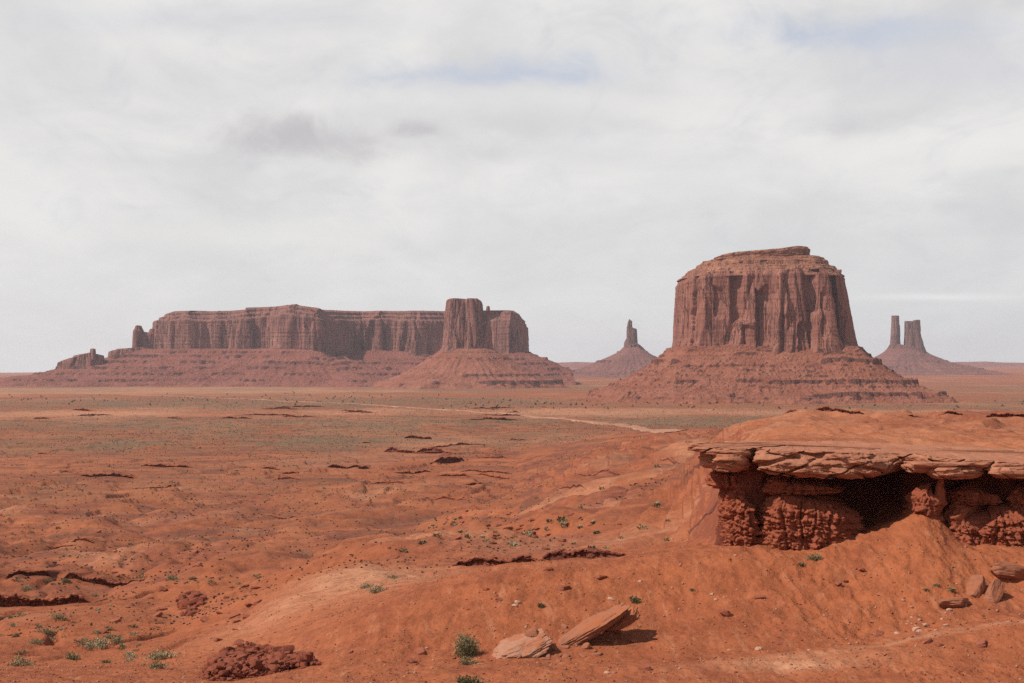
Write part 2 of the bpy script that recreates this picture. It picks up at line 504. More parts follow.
def mat_ledge(r1, r2):
    m, t = new_mat("dark ledge under soil")
    P = t.n('ShaderNodeNewGeometry').outputs['Position']
    nz = t.n('ShaderNodeSeparateXYZ', ins={0: t.n('ShaderNodeNewGeometry').outputs['True Normal']}).outputs[2]
    a = t.noise(P, 0.5, 6, 0.65); b = t.noise(P, 2.5, 5, 0.7)
    rock = t.mix(t.ramp(a, 0.3, 0.7), r1, r2)
    soil = t.mix(t.ramp(b, 0.3, 0.7), SOIL_D, SOIL)
    col = t.mix(t.ramp(nz, 0.62, 0.86), rock, soil)
    finish(t, col, 0.96, t.math('ADD', a, t.math('MULTIPLY', b, 0.6)), 0.7, 0.4)
    return m


M_LEDGE = mat_ledge((0.105, 0.034, 0.024), (0.17, 0.055, 0.036))
M_BANK = mat_ledge((0.150, 0.043, 0.024), (0.225, 0.062, 0.033))
M_CRAG = mat_rock("broken dark red rock", (0.170, 0.045, 0.025), (0.23, 0.066, 0.036), (0.085, 0.025, 0.017), 1.6, 0.4)
M_STONE = mat_rock("pale stone", (0.36, 0.19, 0.12), (0.44, 0.26, 0.18), (0.26, 0.11, 0.065), 4.0, 0.5)
M_CHUNK = mat_rock("red stone", (0.21, 0.062, 0.035), (0.28, 0.092, 0.053), (0.12, 0.036, 0.022), 2.0, 0.6)
M_SAGE = mat_leaf("sage leaves", (0.185, 0.165, 0.085), (0.32, 0.275, 0.160))
M_GREEN = mat_leaf("green leaves", (0.115, 0.110, 0.052), (0.205, 0.182, 0.095))
M_DARKG = mat_leaf("dark juniper leaves", (0.075, 0.070, 0.042), (0.14, 0.118, 0.070))
M_SCRUB = mat_leaf("dusty scrub", (0.075, 0.066, 0.040), (0.155, 0.125, 0.076))
M_STEM = mat_rock("dry stem", (0.16, 0.10, 0.065), (0.21, 0.14, 0.09), (0.10, 0.06, 0.04), 8.0, 0.2)

# ------------------------------------------------------------------ terrain
FAR = [(1400, -58.0), (2000, -59.5), (2600, -60.0), (3600, -60.5), (5000, -60.0)]
NEAR = [(0.5, -1.7), (4, -1.75), (7, -2.3), (12, -4.6), (30, -9.2), (60, -15.4)]
LFLOOR = [(640, -55.0), (800, -56.0), (1000, -57.0)]
cols = {
    -700: [(80, 692), (95, 672), (110, 667), (150, 643), (220, 605), (290, 582), (350, 566), (450, 534)],
    -150: [(80, 692), (92, 672), (100, 667), (115, 668), (150, 643), (190, 618), (220, 604), (235, 603), (290, 580), (350, 562), (450, 534)],
    0: [(80, 690), (92, 673), (100, 668), (115, 668.5), (150, 643), (190, 618), (218, 603), (235, 603), (290, 580), (350, 562), (450, 534)],
    100: [(80, 690), (92, 674), (101, 667), (113, 667.5), (148, 643), (185, 616), (212, 598), (228, 598), (290, 577), (350, 560), (450, 534)],
    170: [(80, 691), (92, 676), (102, 668), (112, 667), (140, 645), (165, 625), (200, 603), (230, 588), (300, 571), (360, 556), (450, 535)],
    250: [(80, 692), (90, 679), (98, 668), (108, 657), (130, 635), (150, 611), (170, 592), (184, 586), (200, 587), (260, 570), (350, 550), (450, 534)],
    300: [(80, 692), (89, 677), (95, 667), (103, 650), (112, 636), (122, 622), (140, 599), (158, 580), (175, 573), (188, 573.5), (240, 564), (320, 551), (450, 532)],
    340: [(80, 692), (88, 675), (94, 662), (102, 637), (108, 620), (112, 616.5), (122, 611), (137, 595), (157, 572), (172, 565), (184, 564.5), (240, 560), (320, 548), (450, 531)],
    390: [(80, 691), (88, 672), (93, 661), (99, 633), (105, 607), (109, 597), (113, 594.5), (124, 595), (140, 583), (158, 568), (172, 564), (190, 562), (220, 558), (300, 548), (450, 530)],
    430: [(80, 690), (88, 670), (93, 660), (98, 635), (104, 604), (109, 585), (113, 581.5), (125, 582), (150, 574), (175, 566), (200, 557), (215, 556), (280, 547), (450, 526)],
    510: [(80, 690), (87, 668), (91, 661), (96, 640), (102, 603), (107, 573), (111, 564), (115, 562.5), (126, 568), (150, 571), (178, 564), (200, 551), (260, 537), (350, 524), (450, 510)],
    600: [(80, 690), (87, 668), (91, 662), (96, 640), (102, 603), (107, 572), (111, 562.5), (116, 560.5), (128, 565), (150, 567), (172, 557), (220, 535), (300, 508), (400, 485), (520, 465)],
    680: [(80, 688), (86, 669), (90, 659), (96, 635), (102, 600), (107, 567), (111, 550), (115, 547), (125, 549), (155, 545), (180, 533), (240, 506), (320, 480), (420, 458), (520, 446)],
    715: [(80, 687), (86, 668), (90, 657), (96, 631), (102, 595), (106, 565), (110, 547), (113, 545), (116, 545), (125, 549), (150, 536), (190, 476), (250, 434), (280, 432), (340, 446), (450, 453)],
    745: [(80, 686), (86, 667), (90, 655), (96, 628), (102, 591), (106, 562), (110, 544), (113, 542), (115.5, 541), (118, 525), (121, 458), (126, 441), (135, 437.5), (160, 434), (200, 430), (250, 423), (275, 421.5), (330, 441), (420, 452)],
    800: [(80, 686), (86, 666), (90, 651), (96, 622), (102, 586), (106, 562), (110, 547), (112, 545), (115, 544), (121, 532), (124, 460), (127.5, 442.5), (135, 437), (160, 433), (200, 424), (245, 412), (260, 411), (290, 425), (330, 444), (430, 453)],
    870: [(80, 686), (85, 667), (88, 652), (90.5, 647), (93, 643), (96, 627), (101, 590), (105, 560), (109, 536), (112, 529), (116, 528), (121, 505), (124, 464), (128, 447), (140, 440), (170, 434), (220, 421), (250, 414.5), (265, 414), (300, 428), (340, 445), (430, 453)],
    905: [(80, 686), (84, 668), (88, 645), (90.5, 639), (93, 636), (97, 615), (102, 574), (106, 545), (109, 525), (111, 515), (116, 508), (119, 486), (122, 463), (130, 449), (145, 441), (200, 426), (245, 416), (262, 415), (300, 428), (340, 445), (430, 453)],
    930: [(80, 686), (84, 667), (88, 640), (90.5, 633), (93, 630), (97, 610), (102, 567), (106, 534), (109, 513), (111, 503), (116, 498), (119, 480), (122, 464), (130, 451), (145, 443), (200, 427), (245, 417.5), (262, 417), (300, 430), (340, 445), (430, 453)],
    960: [(80, 686), (84, 666), (88, 635), (90.5, 628), (93, 625), (97, 607), (102, 575), (106, 555), (109, 545), (112, 541), (116, 538), (119, 505), (122, 467), (130, 453), (150, 443), (200, 427), (245, 416.5), (260, 416), (300, 428), (340, 445), (430, 453)],
    1024: [(80, 685), (84, 660), (88, 627), (91, 620), (94, 617), (100, 588), (105, 560), (109, 545), (112, 541), (116, 538), (119, 505), (122, 468), (130, 457), (150, 445), (200, 427), (245, 416), (260, 415.5), (300, 428), (340, 445), (430, 453)],
    1400: [(80, 685), (84, 660), (88, 627), (91, 620), (94, 617), (100, 588), (105, 560), (109, 545), (112, 541), (116, 538), (119, 505), (122, 468), (130, 457), (150, 445), (200, 427), (245, 416), (260, 415.5), (300, 428), (340, 445), (430, 453)],
}
PXS = sorted(cols)
LR = np.arange(math.log(0.5), math.log(19000), 0.0022)
PXG = np.arange(-700, 1401, 4.0)
Tcol = []
for px in PXS:
    ct = 1.0 / math.cos(math.atan((px - 512) / F))
    far_py = np.interp(px, [-300, 0, 512, 1024, 1300], [372.5, 372.3, 368.2, 365.0, 364.5])
    pts = list(NEAR) + [(d, wz(py, d)) for d, py in cols[px]]
    if px <= 510:
        pts += LFLOOR
    elif px == 600:
        pts += [(660, -38.5), (800, -42), (1000, -48.0)]
    else:
        pts += [(640, -31.5 if px < 700 else -30), (760, -36), (1000, -45.0)]
    pts += FAR + [(9000, -60 + (wz(far_py, 18000) + 60) * 0.35), (19000, wz(far_py, 19000))]
    pts = np.array(pts)
    Tcol.append(np.interp(LR, np.log(pts[:, 0] * ct), pts[:, 1]))
Tcol = np.array(Tcol)
TAB = np.empty((len(PXG), len(LR)))
PXA = np.array(PXS, float)
for i, px in enumerate(PXG):
    j = min(max(np.searchsorted(PXA, px) - 1, 0), len(PXA) - 2)
    u = np.clip((px - PXA[j]) / (PXA[j + 1] - PXA[j]), 0, 1)
    TAB[i] = Tcol[j] * (1 - u) + Tcol[j + 1] * u


def gblur(a, s, axis):
    n = int(s * 3) + 1
    kx = np.exp(-0.5 * (np.arange(-n, n + 1) / s) ** 2); kx /= kx.sum()
    pad = [(0, 0), (0, 0)]; pad[axis] = (n, n)
    ap = np.pad(a, pad, mode='edge')
    out = np.zeros_like(a)
    for i_, kv in enumerate(kx):
        sl = [slice(None)] * 2
        sl[axis] = slice(i_, i_ + a.shape[axis])
        out += kv * ap[tuple(sl)]
    return out


TAB = gblur(TAB, 3.2, 1)
TAB = gblur(TAB, 3.0, 0)
cx_ = gblur(TAB, 8.0, 1)           # softer far from the near cliff
TAB = TAB + (cx_ - TAB) * sstep(math.log(135), math.log(170), LR)[None, :]


def zbase(x, y):
    x = np.asarray(x, float); y = np.asarray(y, float)
    r = np.hypot(x, y)
    th = np.arctan2(x, y)
    thc = np.clip(th, -1.0, 1.0)
    px = np.clip(512 + F * np.tan(thc), -700, 1399.9)
    u = (px - PXG[0]) / 4.0
    v = np.clip((np.log(np.maximum(r, 0.51)) - LR[0]) / 0.0022, 0, len(LR) - 1.001)
    i = np.clip(u.astype(int), 0, len(PXG) - 2); j = v.astype(int)
    u = u - i; v = v - j
    return (TAB[i, j] * (1 - u) + TAB[i + 1, j] * u) * (1 - v) + (TAB[i, j + 1] * (1 - u) + TAB[i + 1, j + 1] * u) * v


def zfun(x, y, fine=True, riser=False):
    """ground height"""
    x = np.asarray(x, float); y = np.asarray(y, float)
    r = np.hypot(x, y)
    px = 512 + F * np.tan(np.clip(np.arctan2(x, y), -1.2, 1.2))
    z = zbase(x, y)
    mid = sstep(120, 220, r) * (1 - sstep(2500, 5000, r))
    prot = 1 - sstep(690, 730, px) * (1 - sstep(300, 420, r))      # keep the plateau by the ledge as drawn
    prot = np.maximum(prot, 0.25)
    # broad swells, then stepped beds
    n = fbm(x / 95, y / 150, octv=4, seed=3)
    z = z + mid * prot * n * np.interp(r, [120, 250, 600, 1500, 3000], [1.0, 3.2, 4.6, 4.0, 2.5])
    n2 = fbm(x / 22 + 7, y / 34, octv=4, seed=5)
    z = z + mid * prot * n2 * np.interp(r, [120, 300, 900, 2000], [0.8, 2.0, 2.2, 1.4])
    st = 1.7 + 0.4 * perlin(x / 300, y / 300, seed=8)
    ph = (z + 1.4 * fbm(x / 60, y / 60, octv=3, seed=9)) / st
    fr = ph - np.floor(ph)
    ter = (sstep(0.0, 0.07, fr) - fr) * st
    tm = mid * sstep(0.0, 0.25, fbm(x / 170, y / 260, octv=3, seed=12) + 0.2) * (1 - sstep(1300, 2600, r))
    z = z + ter * tm * prot * 0.8
    rs = sstep(0.0, 0.015, fr) * sstep(0.085, 0.06, fr) * sstep(0.3, 0.6, tm * prot) * sstep(-0.05, 0.2, fbm(x / 24 + 5, y / 60, octv=3, seed=29))
    mo = billow(x / 42 + 0.5 * fbm(x / 50, y / 60, octv=2, seed=34), y / 60, 5, 33, 0.42)
    z = z + np.interp(r, [120, 170, 350, 700], [2.6, 5.8, 6.6, 5.0]) * (mo - 0.45) * sstep(118, 165, r) * (1 - sstep(450, 1100, r)) * prot * (1 - 0.8 * np.exp(-(((px - 50) / 110) ** 4 + ((r - 215) / 55) ** 4))) * (1 - 0.9 * np.exp(-(((px - 545) / 105) ** 4 + ((r - 165) / 45) ** 4))) * (1 - 0.55 * np.exp(-(((px - 340) / 90) ** 2 + ((r - 160) / 25) ** 2)))
    # gullies cut into the left wash
    g = np.abs(fbm(x / 30 + 3, y / 55, octv=3, seed=21))
    lw = sstep(125, 150, r) * (1 - sstep(320, 600, r)) * (1 - sstep(150, 330, px))
    z = z - lw * sstep(0.055, 0.0, g) * 0.9
    # eroded ridge behind the ledge
    pl = sstep(690, 735, px) * sstep(124, 140, r) * (1 - sstep(300, 400, r))
    er = fbm(x / 7 + 1.2 * fbm(x / 15, y / 15, octv=2, seed=52), y / 34, octv=4, seed=51, ridged=True)
    z = z + pl * (0.9 * np.interp(r, [125, 170, 240, 275], [0.25, 1.7, 1.7, 0.6]) * (er - 0.6) + 0.9 * fbm(x / 12, y / 20, octv=4, seed=53))
    z = z + sstep(685, 700, px) * (1 - sstep(745, 760, px)) * sstep(117, 128, r) * (1 - sstep(240, 290, r)) * 1.1 * fbm(x / 3, y / 8, octv=4, seed=58)
    # near ground
    nr = sstep(70, 84, r) * (1 - sstep(130, 300, r))
    z = z + nr * 0.42 * fbm(x / 9, y / 9, octv=4, seed=14) * (1 - 0.45 * sstep(104, 109, r) * sstep(730, 760, px) * (1 - sstep(120, 126, r)))
    rill = fbm(x / 1.6 + 0.5 * fbm(x / 6, y / 6, octv=2, seed=2), y / 9, octv=3, seed=17, ridged=True)
    rm = nr * sstep(-0.25, 0.35, fbm(x / 14, y / 14, octv=2, seed=18))
    z = z + rm * 0.17 * (rill - 0.5)
    ap = sstep(730, 770, px) * sstep(92, 98, r) * (1 - sstep(113, 117, r))
    z = z + ap * (0.35 * (fbm(x / 1.6, y / 5, octv=4, seed=61, ridged=True) - 0.6) + 0.45 * fbm(x / 3, y / 3, octv=4, seed=62))
    if fine:
        z = z + nr * 0.17 * fbm(x / 1.0, y / 1.4, octv=5, seed=19, gain=0.62)
        z = z + mid * 0.22 * fbm(x / 4, y / 6, octv=3, seed=23, gain=0.6)
        rough = nr * sstep(800, 880, px) * sstep(94, 88, r) * sstep(0.0, 0.3, fbm(x / 5 + 9, y / 3, octv=2, seed=27) + 0.05)
        f1, f2, _ = worley(x / 0.33, y / 0.33, seed=4)
        z = z - rough * 0.22 * sstep(0.30, 0.05, f1)
    if riser:
        return z, rs
    return z


def hit(px, py, dmin=78.0, dmax=17000.0):
    """first point of the ground seen along one direction"""
    d = np.exp(np.linspace(math.log(dmin), math.log(dmax), 4000))
    x = (px - 512) / F * d
    zr = -(py - YH) / F * d
    zg = zfun(x, d)
    w_ = np.nonzero(zr <= zg)[0]
    i = w_[0] if len(w_) else len(d) - 1
    return float(x[i]), float(d[i]), float(zg[i])


def gz(x, y):
    return float(zfun(np.array([x]), np.array([y]))[0])


def build_ground():
    th = np.concatenate([np.radians(np.arange(-180, -32, 2.0)), np.radians(np.arange(-32, -22.5, 0.2)),
                         np.radians(np.arange(-22.5, 22.5, 0.062)), np.radians(np.arange(22.5, 32, 0.2)), np.radians(np.arange(32, 180.01, 2.0))])
    r = np.concatenate([np.exp(np.arange(math.log(0.6), math.log(78), 0.03)),
                        np.exp(np.arange(math.log(78), math.log(130), 0.0022)),
                        np.exp(np.arange(math.log(130), math.log(3000), 0.0042)),
                        np.exp(np.arange(math.log(3000), math.log(18500), 0.009))])
    TH, R = np.meshgrid(th, r, indexing='ij')
    x = (R * np.sin(TH)).ravel(); y = (R * np.cos(TH)).ravel()
    z, rs = zfun(x, y, riser=True)
    rr = R.ravel()
    px = 512 + F * np.tan(np.clip(TH.ravel(), -1.2, 1.2))
    # what covers the soil
    nv = fbm(x / 420, y / 700, octv=4, seed=40)
    nv2 = fbm(x / 120, y / 220, octv=3, seed=41)
    lr = np.log(rr)
    g = lambda c, s: np.exp(-((lr - math.log(c)) / s) ** 2)
    veg = (1.0 * g(2500, 0.16) + 0.75 * g(1500, 0.13) + 0.55 * g(1080, 0.14) + 0.5 * g(4300, 0.2) + 0.28 * sstep(350, 900, rr)) * (1 - sstep(5200, 9000, rr) * 0.4)
    veg = np.clip(veg + 1.0 * nv + 0.5 * nv2 - 0.05, 0, 1) * sstep(260, 700, rr)
    db = np.hypot(x - wx(765, 2700), y - 2700)
    veg *= 0.25 + 0.75 * sstep(330, 520, db + 60 * nv2)
    veg *= 1 - 0.75 * sstep(560, 640, px) * (1 - sstep(1000, 1400, rr))
    pale = np.clip(1.9 * g(3900, 0.13) * sstep(480, 250, px) + 0.8 * g(1900, 0.10) + 1.4 * fbm(x / 200 + 40, y / 420, octv=4, seed=44) - 0.12, 0, 1) * sstep(400, 900, rr) * 0.75
    # light sandy top of the knoll, and the worn track along the near bank
    xa, ya = wx(365, 158), 158
    pale = np.maximum(pale, 0.85 * np.exp(-(((x - xa) / 9) ** 2 + ((y - ya) / 22) ** 2)))
    pale = np.maximum(pale, 0.55 * np.exp(-(((x - wx(300, 150)) / 7) ** 2 + ((y - 145) / 18) ** 2)))
    xb, yb = wx(790, 86.5), 86.5
    pale = np.maximum(pale, 0.75 * np.exp(-(((x - xb) / 5.5) ** 2 + ((y - yb) / 1.6) ** 2)))
    pale = np.maximum(pale, 0.5 * np.exp(-(((y - np.interp(px, [640, 800, 900, 1024], [87.5, 88.5, 90, 90.5])) / 0.9) ** 2)) * sstep(700, 800, px))
    pale = np.maximum(pale, 0.6 * np.exp(-(((px - 690) / 22) ** 2 + ((lr - math.log(480)) / 0.13) ** 2)))
    pale = np.maximum(pale, 0.45 * sstep(0.05, 0.4, fbm(x / 40, y / 60, octv=4, seed=48)) * sstep(130, 200, rr) * (1 - sstep(500, 900, rr)))
    pale = np.maximum(pale, 0.55 * sstep(690, 740, px) * sstep(128, 150, rr) * (1 - sstep(300, 340, rr)) * (0.5 + 0.9 * fbm(x / 10, y / 16, octv=4, seed=49)))
    shale = np.clip(0.8 * sstep(0.05, 0.45, fbm(x / 50 + 9, y / 80, octv=4, seed=46)) * sstep(130, 240, rr) * (1 - sstep(1200, 2600, rr)), 0, 0.8)
    chips = (1 - sstep(105, 160, rr)) * (0.25 + 0.75 * np.exp(-(((x - wx(925, 97)) / 5) ** 2 + ((y - 95) / 4) ** 2))
                                        + 0.5 * np.exp(-(((x - wx(720, 100)) / 3) ** 2 + ((y - 101) / 6) ** 2)))
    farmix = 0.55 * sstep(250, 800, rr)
    nth, nr_ = len(th), len(r)
    idx = np.arange(nth * nr_).reshape(nth, nr_)
    Q = np.stack([idx[:-1, :-1], idx[:-1, 1:], idx[1:, 1:], idx[1:, :-1]], -1).reshape(-1, 4)[:, ::-1]
    V = np.stack([x, y, z], 1)
    # close the seam behind the camera and the centre
    c = len(V)
    V = np.vstack([V, [[0, 0, -1.7]]])
    T = np.stack([np.full(nth - 1, c), idx[1:, 0], idx[:-1, 0]], -1)
    ext = lambda a: np.append(a, 0)
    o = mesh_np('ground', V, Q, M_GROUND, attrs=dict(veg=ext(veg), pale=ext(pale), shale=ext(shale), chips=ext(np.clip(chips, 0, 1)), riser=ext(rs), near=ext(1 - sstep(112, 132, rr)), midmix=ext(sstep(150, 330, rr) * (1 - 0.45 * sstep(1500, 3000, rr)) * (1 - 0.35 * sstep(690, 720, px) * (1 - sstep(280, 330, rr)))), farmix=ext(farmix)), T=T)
    tag(o, kind='structure')
    return o


build_ground()


# ------------------------------------------------------------------ lofted rock bodies
def resample(pts, step):
    P = np.array(pts, float)
    P = np.vstack([P, P[:1]])
    for _ in range(2):          # Chaikin: round the corners a little
        A, B = P[:-1], P[1:]
        P = np.stack([A * 0.8 + B * 0.2, A * 0.2 + B * 0.8], 1).reshape(-1, 2)
        P = np.vstack([P, P[:1]])
    s = np.concatenate([[0], np.cumsum(np.hypot(*np.diff(P, axis=0).T))])
    n = max(12, int(s[-1] / step))
    q = np.linspace(0, s[-1], n, endpoint=False)
    R_ = np.stack([np.interp(q, s, P[:, 0]), np.interp(q, s, P[:, 1])], 1)
    area = 0.5 * np.sum(R_[:, 0] * np.roll(R_[:, 1], -1) - np.roll(R_[:, 0], -1) * R_[:, 1])
    if area < 0:
        R_ = R_[::-1].copy()
    t = np.roll(R_, -2, 0) - np.roll(R_, 2, 0)
    t /= np.linalg.norm(t, axis=1, keepdims=True) + 1e-9
    N = np.stack([t[:, 1], -t[:, 0]], 1)
    return R_, N, q


def loft(name, outline, zb, zt, nz, step, offs, mat, parent=None, cap=None, caph=0.0, spine=None, tpow=1.0, capn=0.0, zwob=None, smooth=True):
    """closed rock body on a plan outline: offs(t, s, P, N, z) pushes the wall in and out"""
    P, N, s = resample(outline, step)
    n = len(P)
    zb_ = zb(P) if callable(zb) else np.full(n, float(zb))
    zt_ = zt(P) if callable(zt) else np.full(n, float(zt))
    rings = []
    for t in np.linspace(0, 1, nz) ** tpow:
        z = zb_ + (zt_ - zb_) * t
        if zwob is not None:
            z = z + zwob(t, s, P)
        o = offs(t, s, P, N, z)
        q = P + N * np.asarray(o)[:, None]
        rings.append(np.column_stack([q, z]))
    top = rings[-1]
    C = P.mean(0)
    if spine is None:
        ext = P.max(0) - P.min(0)
        ax = 0 if ext[0] > ext[1] else 1
        half = max(0.0, (ext[ax] - ext[1 - ax]) * 0.5)
        S = np.tile(C, (n, 1))
        S[:, ax] = np.clip(P[:, ax], C[ax] - half, C[ax] + half)
    else:
        S = spine(P)
    kc = cap or [0.06, 0.18, 0.35, 0.55, 0.78, 0.97]
    for kx in kc:
        q = top[:, :2] * (1 - kx) + S * kx
        z = top[:, 2] * (1 - kx) + top[:, 2].mean() * kx * 0.3 + top[:, 2] * kx * 0.7 + caph * (1 - (1 - kx) ** 2)
        if capn:
            z = z + capn * fbm(q[:, 0] * 0.9, q[:, 1] * 0.9, octv=3, seed=77)
        rings.append(np.column_stack([q, z]))
    V = np.vstack(rings)
    m = len(rings)
    i = np.arange(m - 1)[:, None] * n
    j = np.arange(n)[None, :]
    jn = (j + 1) % n
    Q = np.stack([i + j, i + jn, i + n + jn, i + n + j], -1).reshape(-1, 4)
    # close top and bottom with fans
    V = np.vstack([V, V[-n:].mean(0), V[:n].mean(0)])
    a, b = len(V) - 2, len(V) - 1
    jj = np.arange(n); jjn = (jj + 1) % n
    T = np.vstack([np.stack([(m - 1) * n + jj, (m - 1) * n + jjn, np.full(n, a)], 1),
                   np.stack([jjn, jj, np.full(n, b)], 1)])
    return mesh_np(name, V, Q, mat, parent, T=T, smooth=smooth)


def flutes(sc, amp, seed, deep=1.0):
    """buttresses and joints of a sandstone wall; sc = spacing in metres"""
    def f(P, N, z):
        # use plan position so that flutes stand upright
        x, y = P[:, 0] / sc, P[:, 1] / sc
        zz = z / sc
        a = fbm(x * 0.35, y * 0.35, zz * 0.05, octv=3, seed=seed)
        r1 = np.abs(perlin(x * 0.9, y * 0.9, zz * 0.10, seed=seed + 5))
        r2 = np.abs(perlin(x * 2.3 + 4, y * 2.3, zz * 0.22, seed=seed + 6))
        crack = np.minimum(r1 / 0.085, 1.0)
        crack2 = np.minimum(r2 / 0.10, 1.0)
        # faces: broad setbacks with sharp corners, their shadowed side to the right
        sw = x * 0.42 + 0.9 * fbm(x * 0.3, y * 0.3, zz * 0.16, octv=3, seed=seed + 21)
        saw = sw - np.floor(sw)
        a = 0.45 * a + 0.75 * (saw - 0.5) * sstep(0.0, 0.06, saw)
        fine = fbm(x * 3.1, y * 3.1, zz * 0.9, octv=3, seed=seed + 9)
        return amp * (1.6 * a + deep * 0.85 * (crack - 1) + 0.35 * deep * (crack2 - 1) + 0.35 * fine)
    return f


def dist_poly(x, y, poly):
    """distance to a closed outline, negative inside"""
    P = np.array(poly, float); Qn = np.roll(P, -1, 0)
    d2 = np.full(x.shape, 1e18); ins = np.zeros(x.shape, bool)
    for (ax, ay), (bx, by) in zip(P, Qn):
        ex, ey = bx - ax, by - ay
        t = np.clip(((x - ax) * ex + (y - ay) * ey) / (ex * ex + ey * ey + 1e-9), 0, 1)
        d2 = np.minimum(d2, (x - ax - t * ex) ** 2 + (y - ay - t * ey) ** 2)
        c = ((ay > y) != (by > y)) & (x < ex * (y - ay) / (by - ay + 1e-12) + ax)
        ins ^= c
    d = np.sqrt(d2)
    return np.where(ins, -d, d)


def talus(name, poly, xr, yr, cell, ztop, ext, mat, parent, bands, sc, seed, pw=0.8, zfoot=-62.0, slack=6.0):
    """rubble skirt round a wall; ext(x,y)=reach, bands=[(height fraction left, drop length, mask fn)]"""
    xs = np.arange(xr[0], xr[1], cell[0]); ys = np.arange(yr[0], yr[1], cell[1])
    Xg, Yg = np.meshgrid(xs, ys, indexing='ij')
    x = Xg.ravel(); y = Yg.ravel()
    d = dist_poly(x, y, poly)
    e = ext(x, y)
    zt = ztop(x, y) if callable(ztop) else np.full(x.shape, float(ztop))
    wob = fbm(x / (90 * sc), y / (90 * sc), octv=4, seed=seed)
    u = np.clip(np.maximum(d, 0) / e * (1 + 0.28 * wob), 0, 1.35)
    h = 1 - np.clip(u, 0, 1) ** pw * 1.0
    h = np.where(u > 1, 1 - u, h)
    h = h + 0.05 * sstep(0.62, 0.9, u) * sstep(1.25, 0.95, u)
    # ribs running down the slope
    ang = np.arctan2(y - np.mean([p[1] for p in poly]), x - np.mean([p[0] for p in poly]))
    arc = ang * np.mean(e) * 1.2
    rib = fbm(x / (26 * sc), y / (26 * sc), octv=4, seed=seed + 3, ridged=True)
    h = h + (rib - 0.55) * 0.035 * np.clip(u * 4, 0, 1)
    gul = fbm(arc / (20 * sc), u * 1.2 + seed, octv=3, seed=seed + 5, ridged=True)
    h = h + (gul - 0.6) * 0.045 * sstep(0.05, 0.3, u) * (1 - 0.5 * sstep(0.7, 1, u))
    hh = h.copy()
    for (hb, L, mask) in bands:
        mk = np.clip(mask(x, y), 0, 1)
        hbw = hb + 0.010 * fbm(x / (60 * sc), y / (60 * sc), octv=3, seed=seed + 7)
        LL = L * (0.75 + 0.9 * perlin(x / (12 * sc), y / (12 * sc), seed=seed + 8))
        inside = (h < hbw) & (h > hbw - np.maximum(LL, 0.004))
        hh = np.where(inside, h * (1 - mk) + hbw * mk, hh)
    z = zfoot + (zt - zfoot) * hh
    rub = fbm(x / (5 * sc), y / (5 * sc), octv=3, seed=seed + 11, gain=0.6)
    f1, f2, idv = worley(x / (7 * sc), y / (7 * sc), seed=seed + 2)
    z = z + np.clip(u * 5, 0, 1) * (rub * 1.6 * sc ** -0.6 + sstep(0.45, 0.1, f1) * (idv > 0.72) * 2.6 * sc ** -1.5 * (1 - sstep(0.7, 1.0, u)))
    z = np.where(d < 0, zt - 1.0, z)
    gzv = zfun(x, y, fine=False)
    keep = (z > gzv - slack) & (d > -30 * sc)
    n0, n1 = Xg.shape
    idx = np.arange(n0 * n1).reshape(n0, n1)
    kp = keep.reshape(n0, n1)
    fq = kp[:-1, :-1] | kp[1:, :-1] | kp[:-1, 1:] | kp[1:, 1:]
    Q = np.stack([idx[:-1, :-1], idx[1:, :-1], idx[1:, 1:], idx[:-1, 1:]], -1)[fq]
    used = np.unique(Q)
    remap = np.full(n0 * n1, -1); remap[used] = np.arange(len(used))
    V = np.stack([x, y, np.maximum(z, gzv - 25)], 1)[used]
    return mesh_np(name, V, remap[Q], mat, parent, smooth=False)


def pxp(lst):
    return [(wx(px, d), d) for px, d in lst]


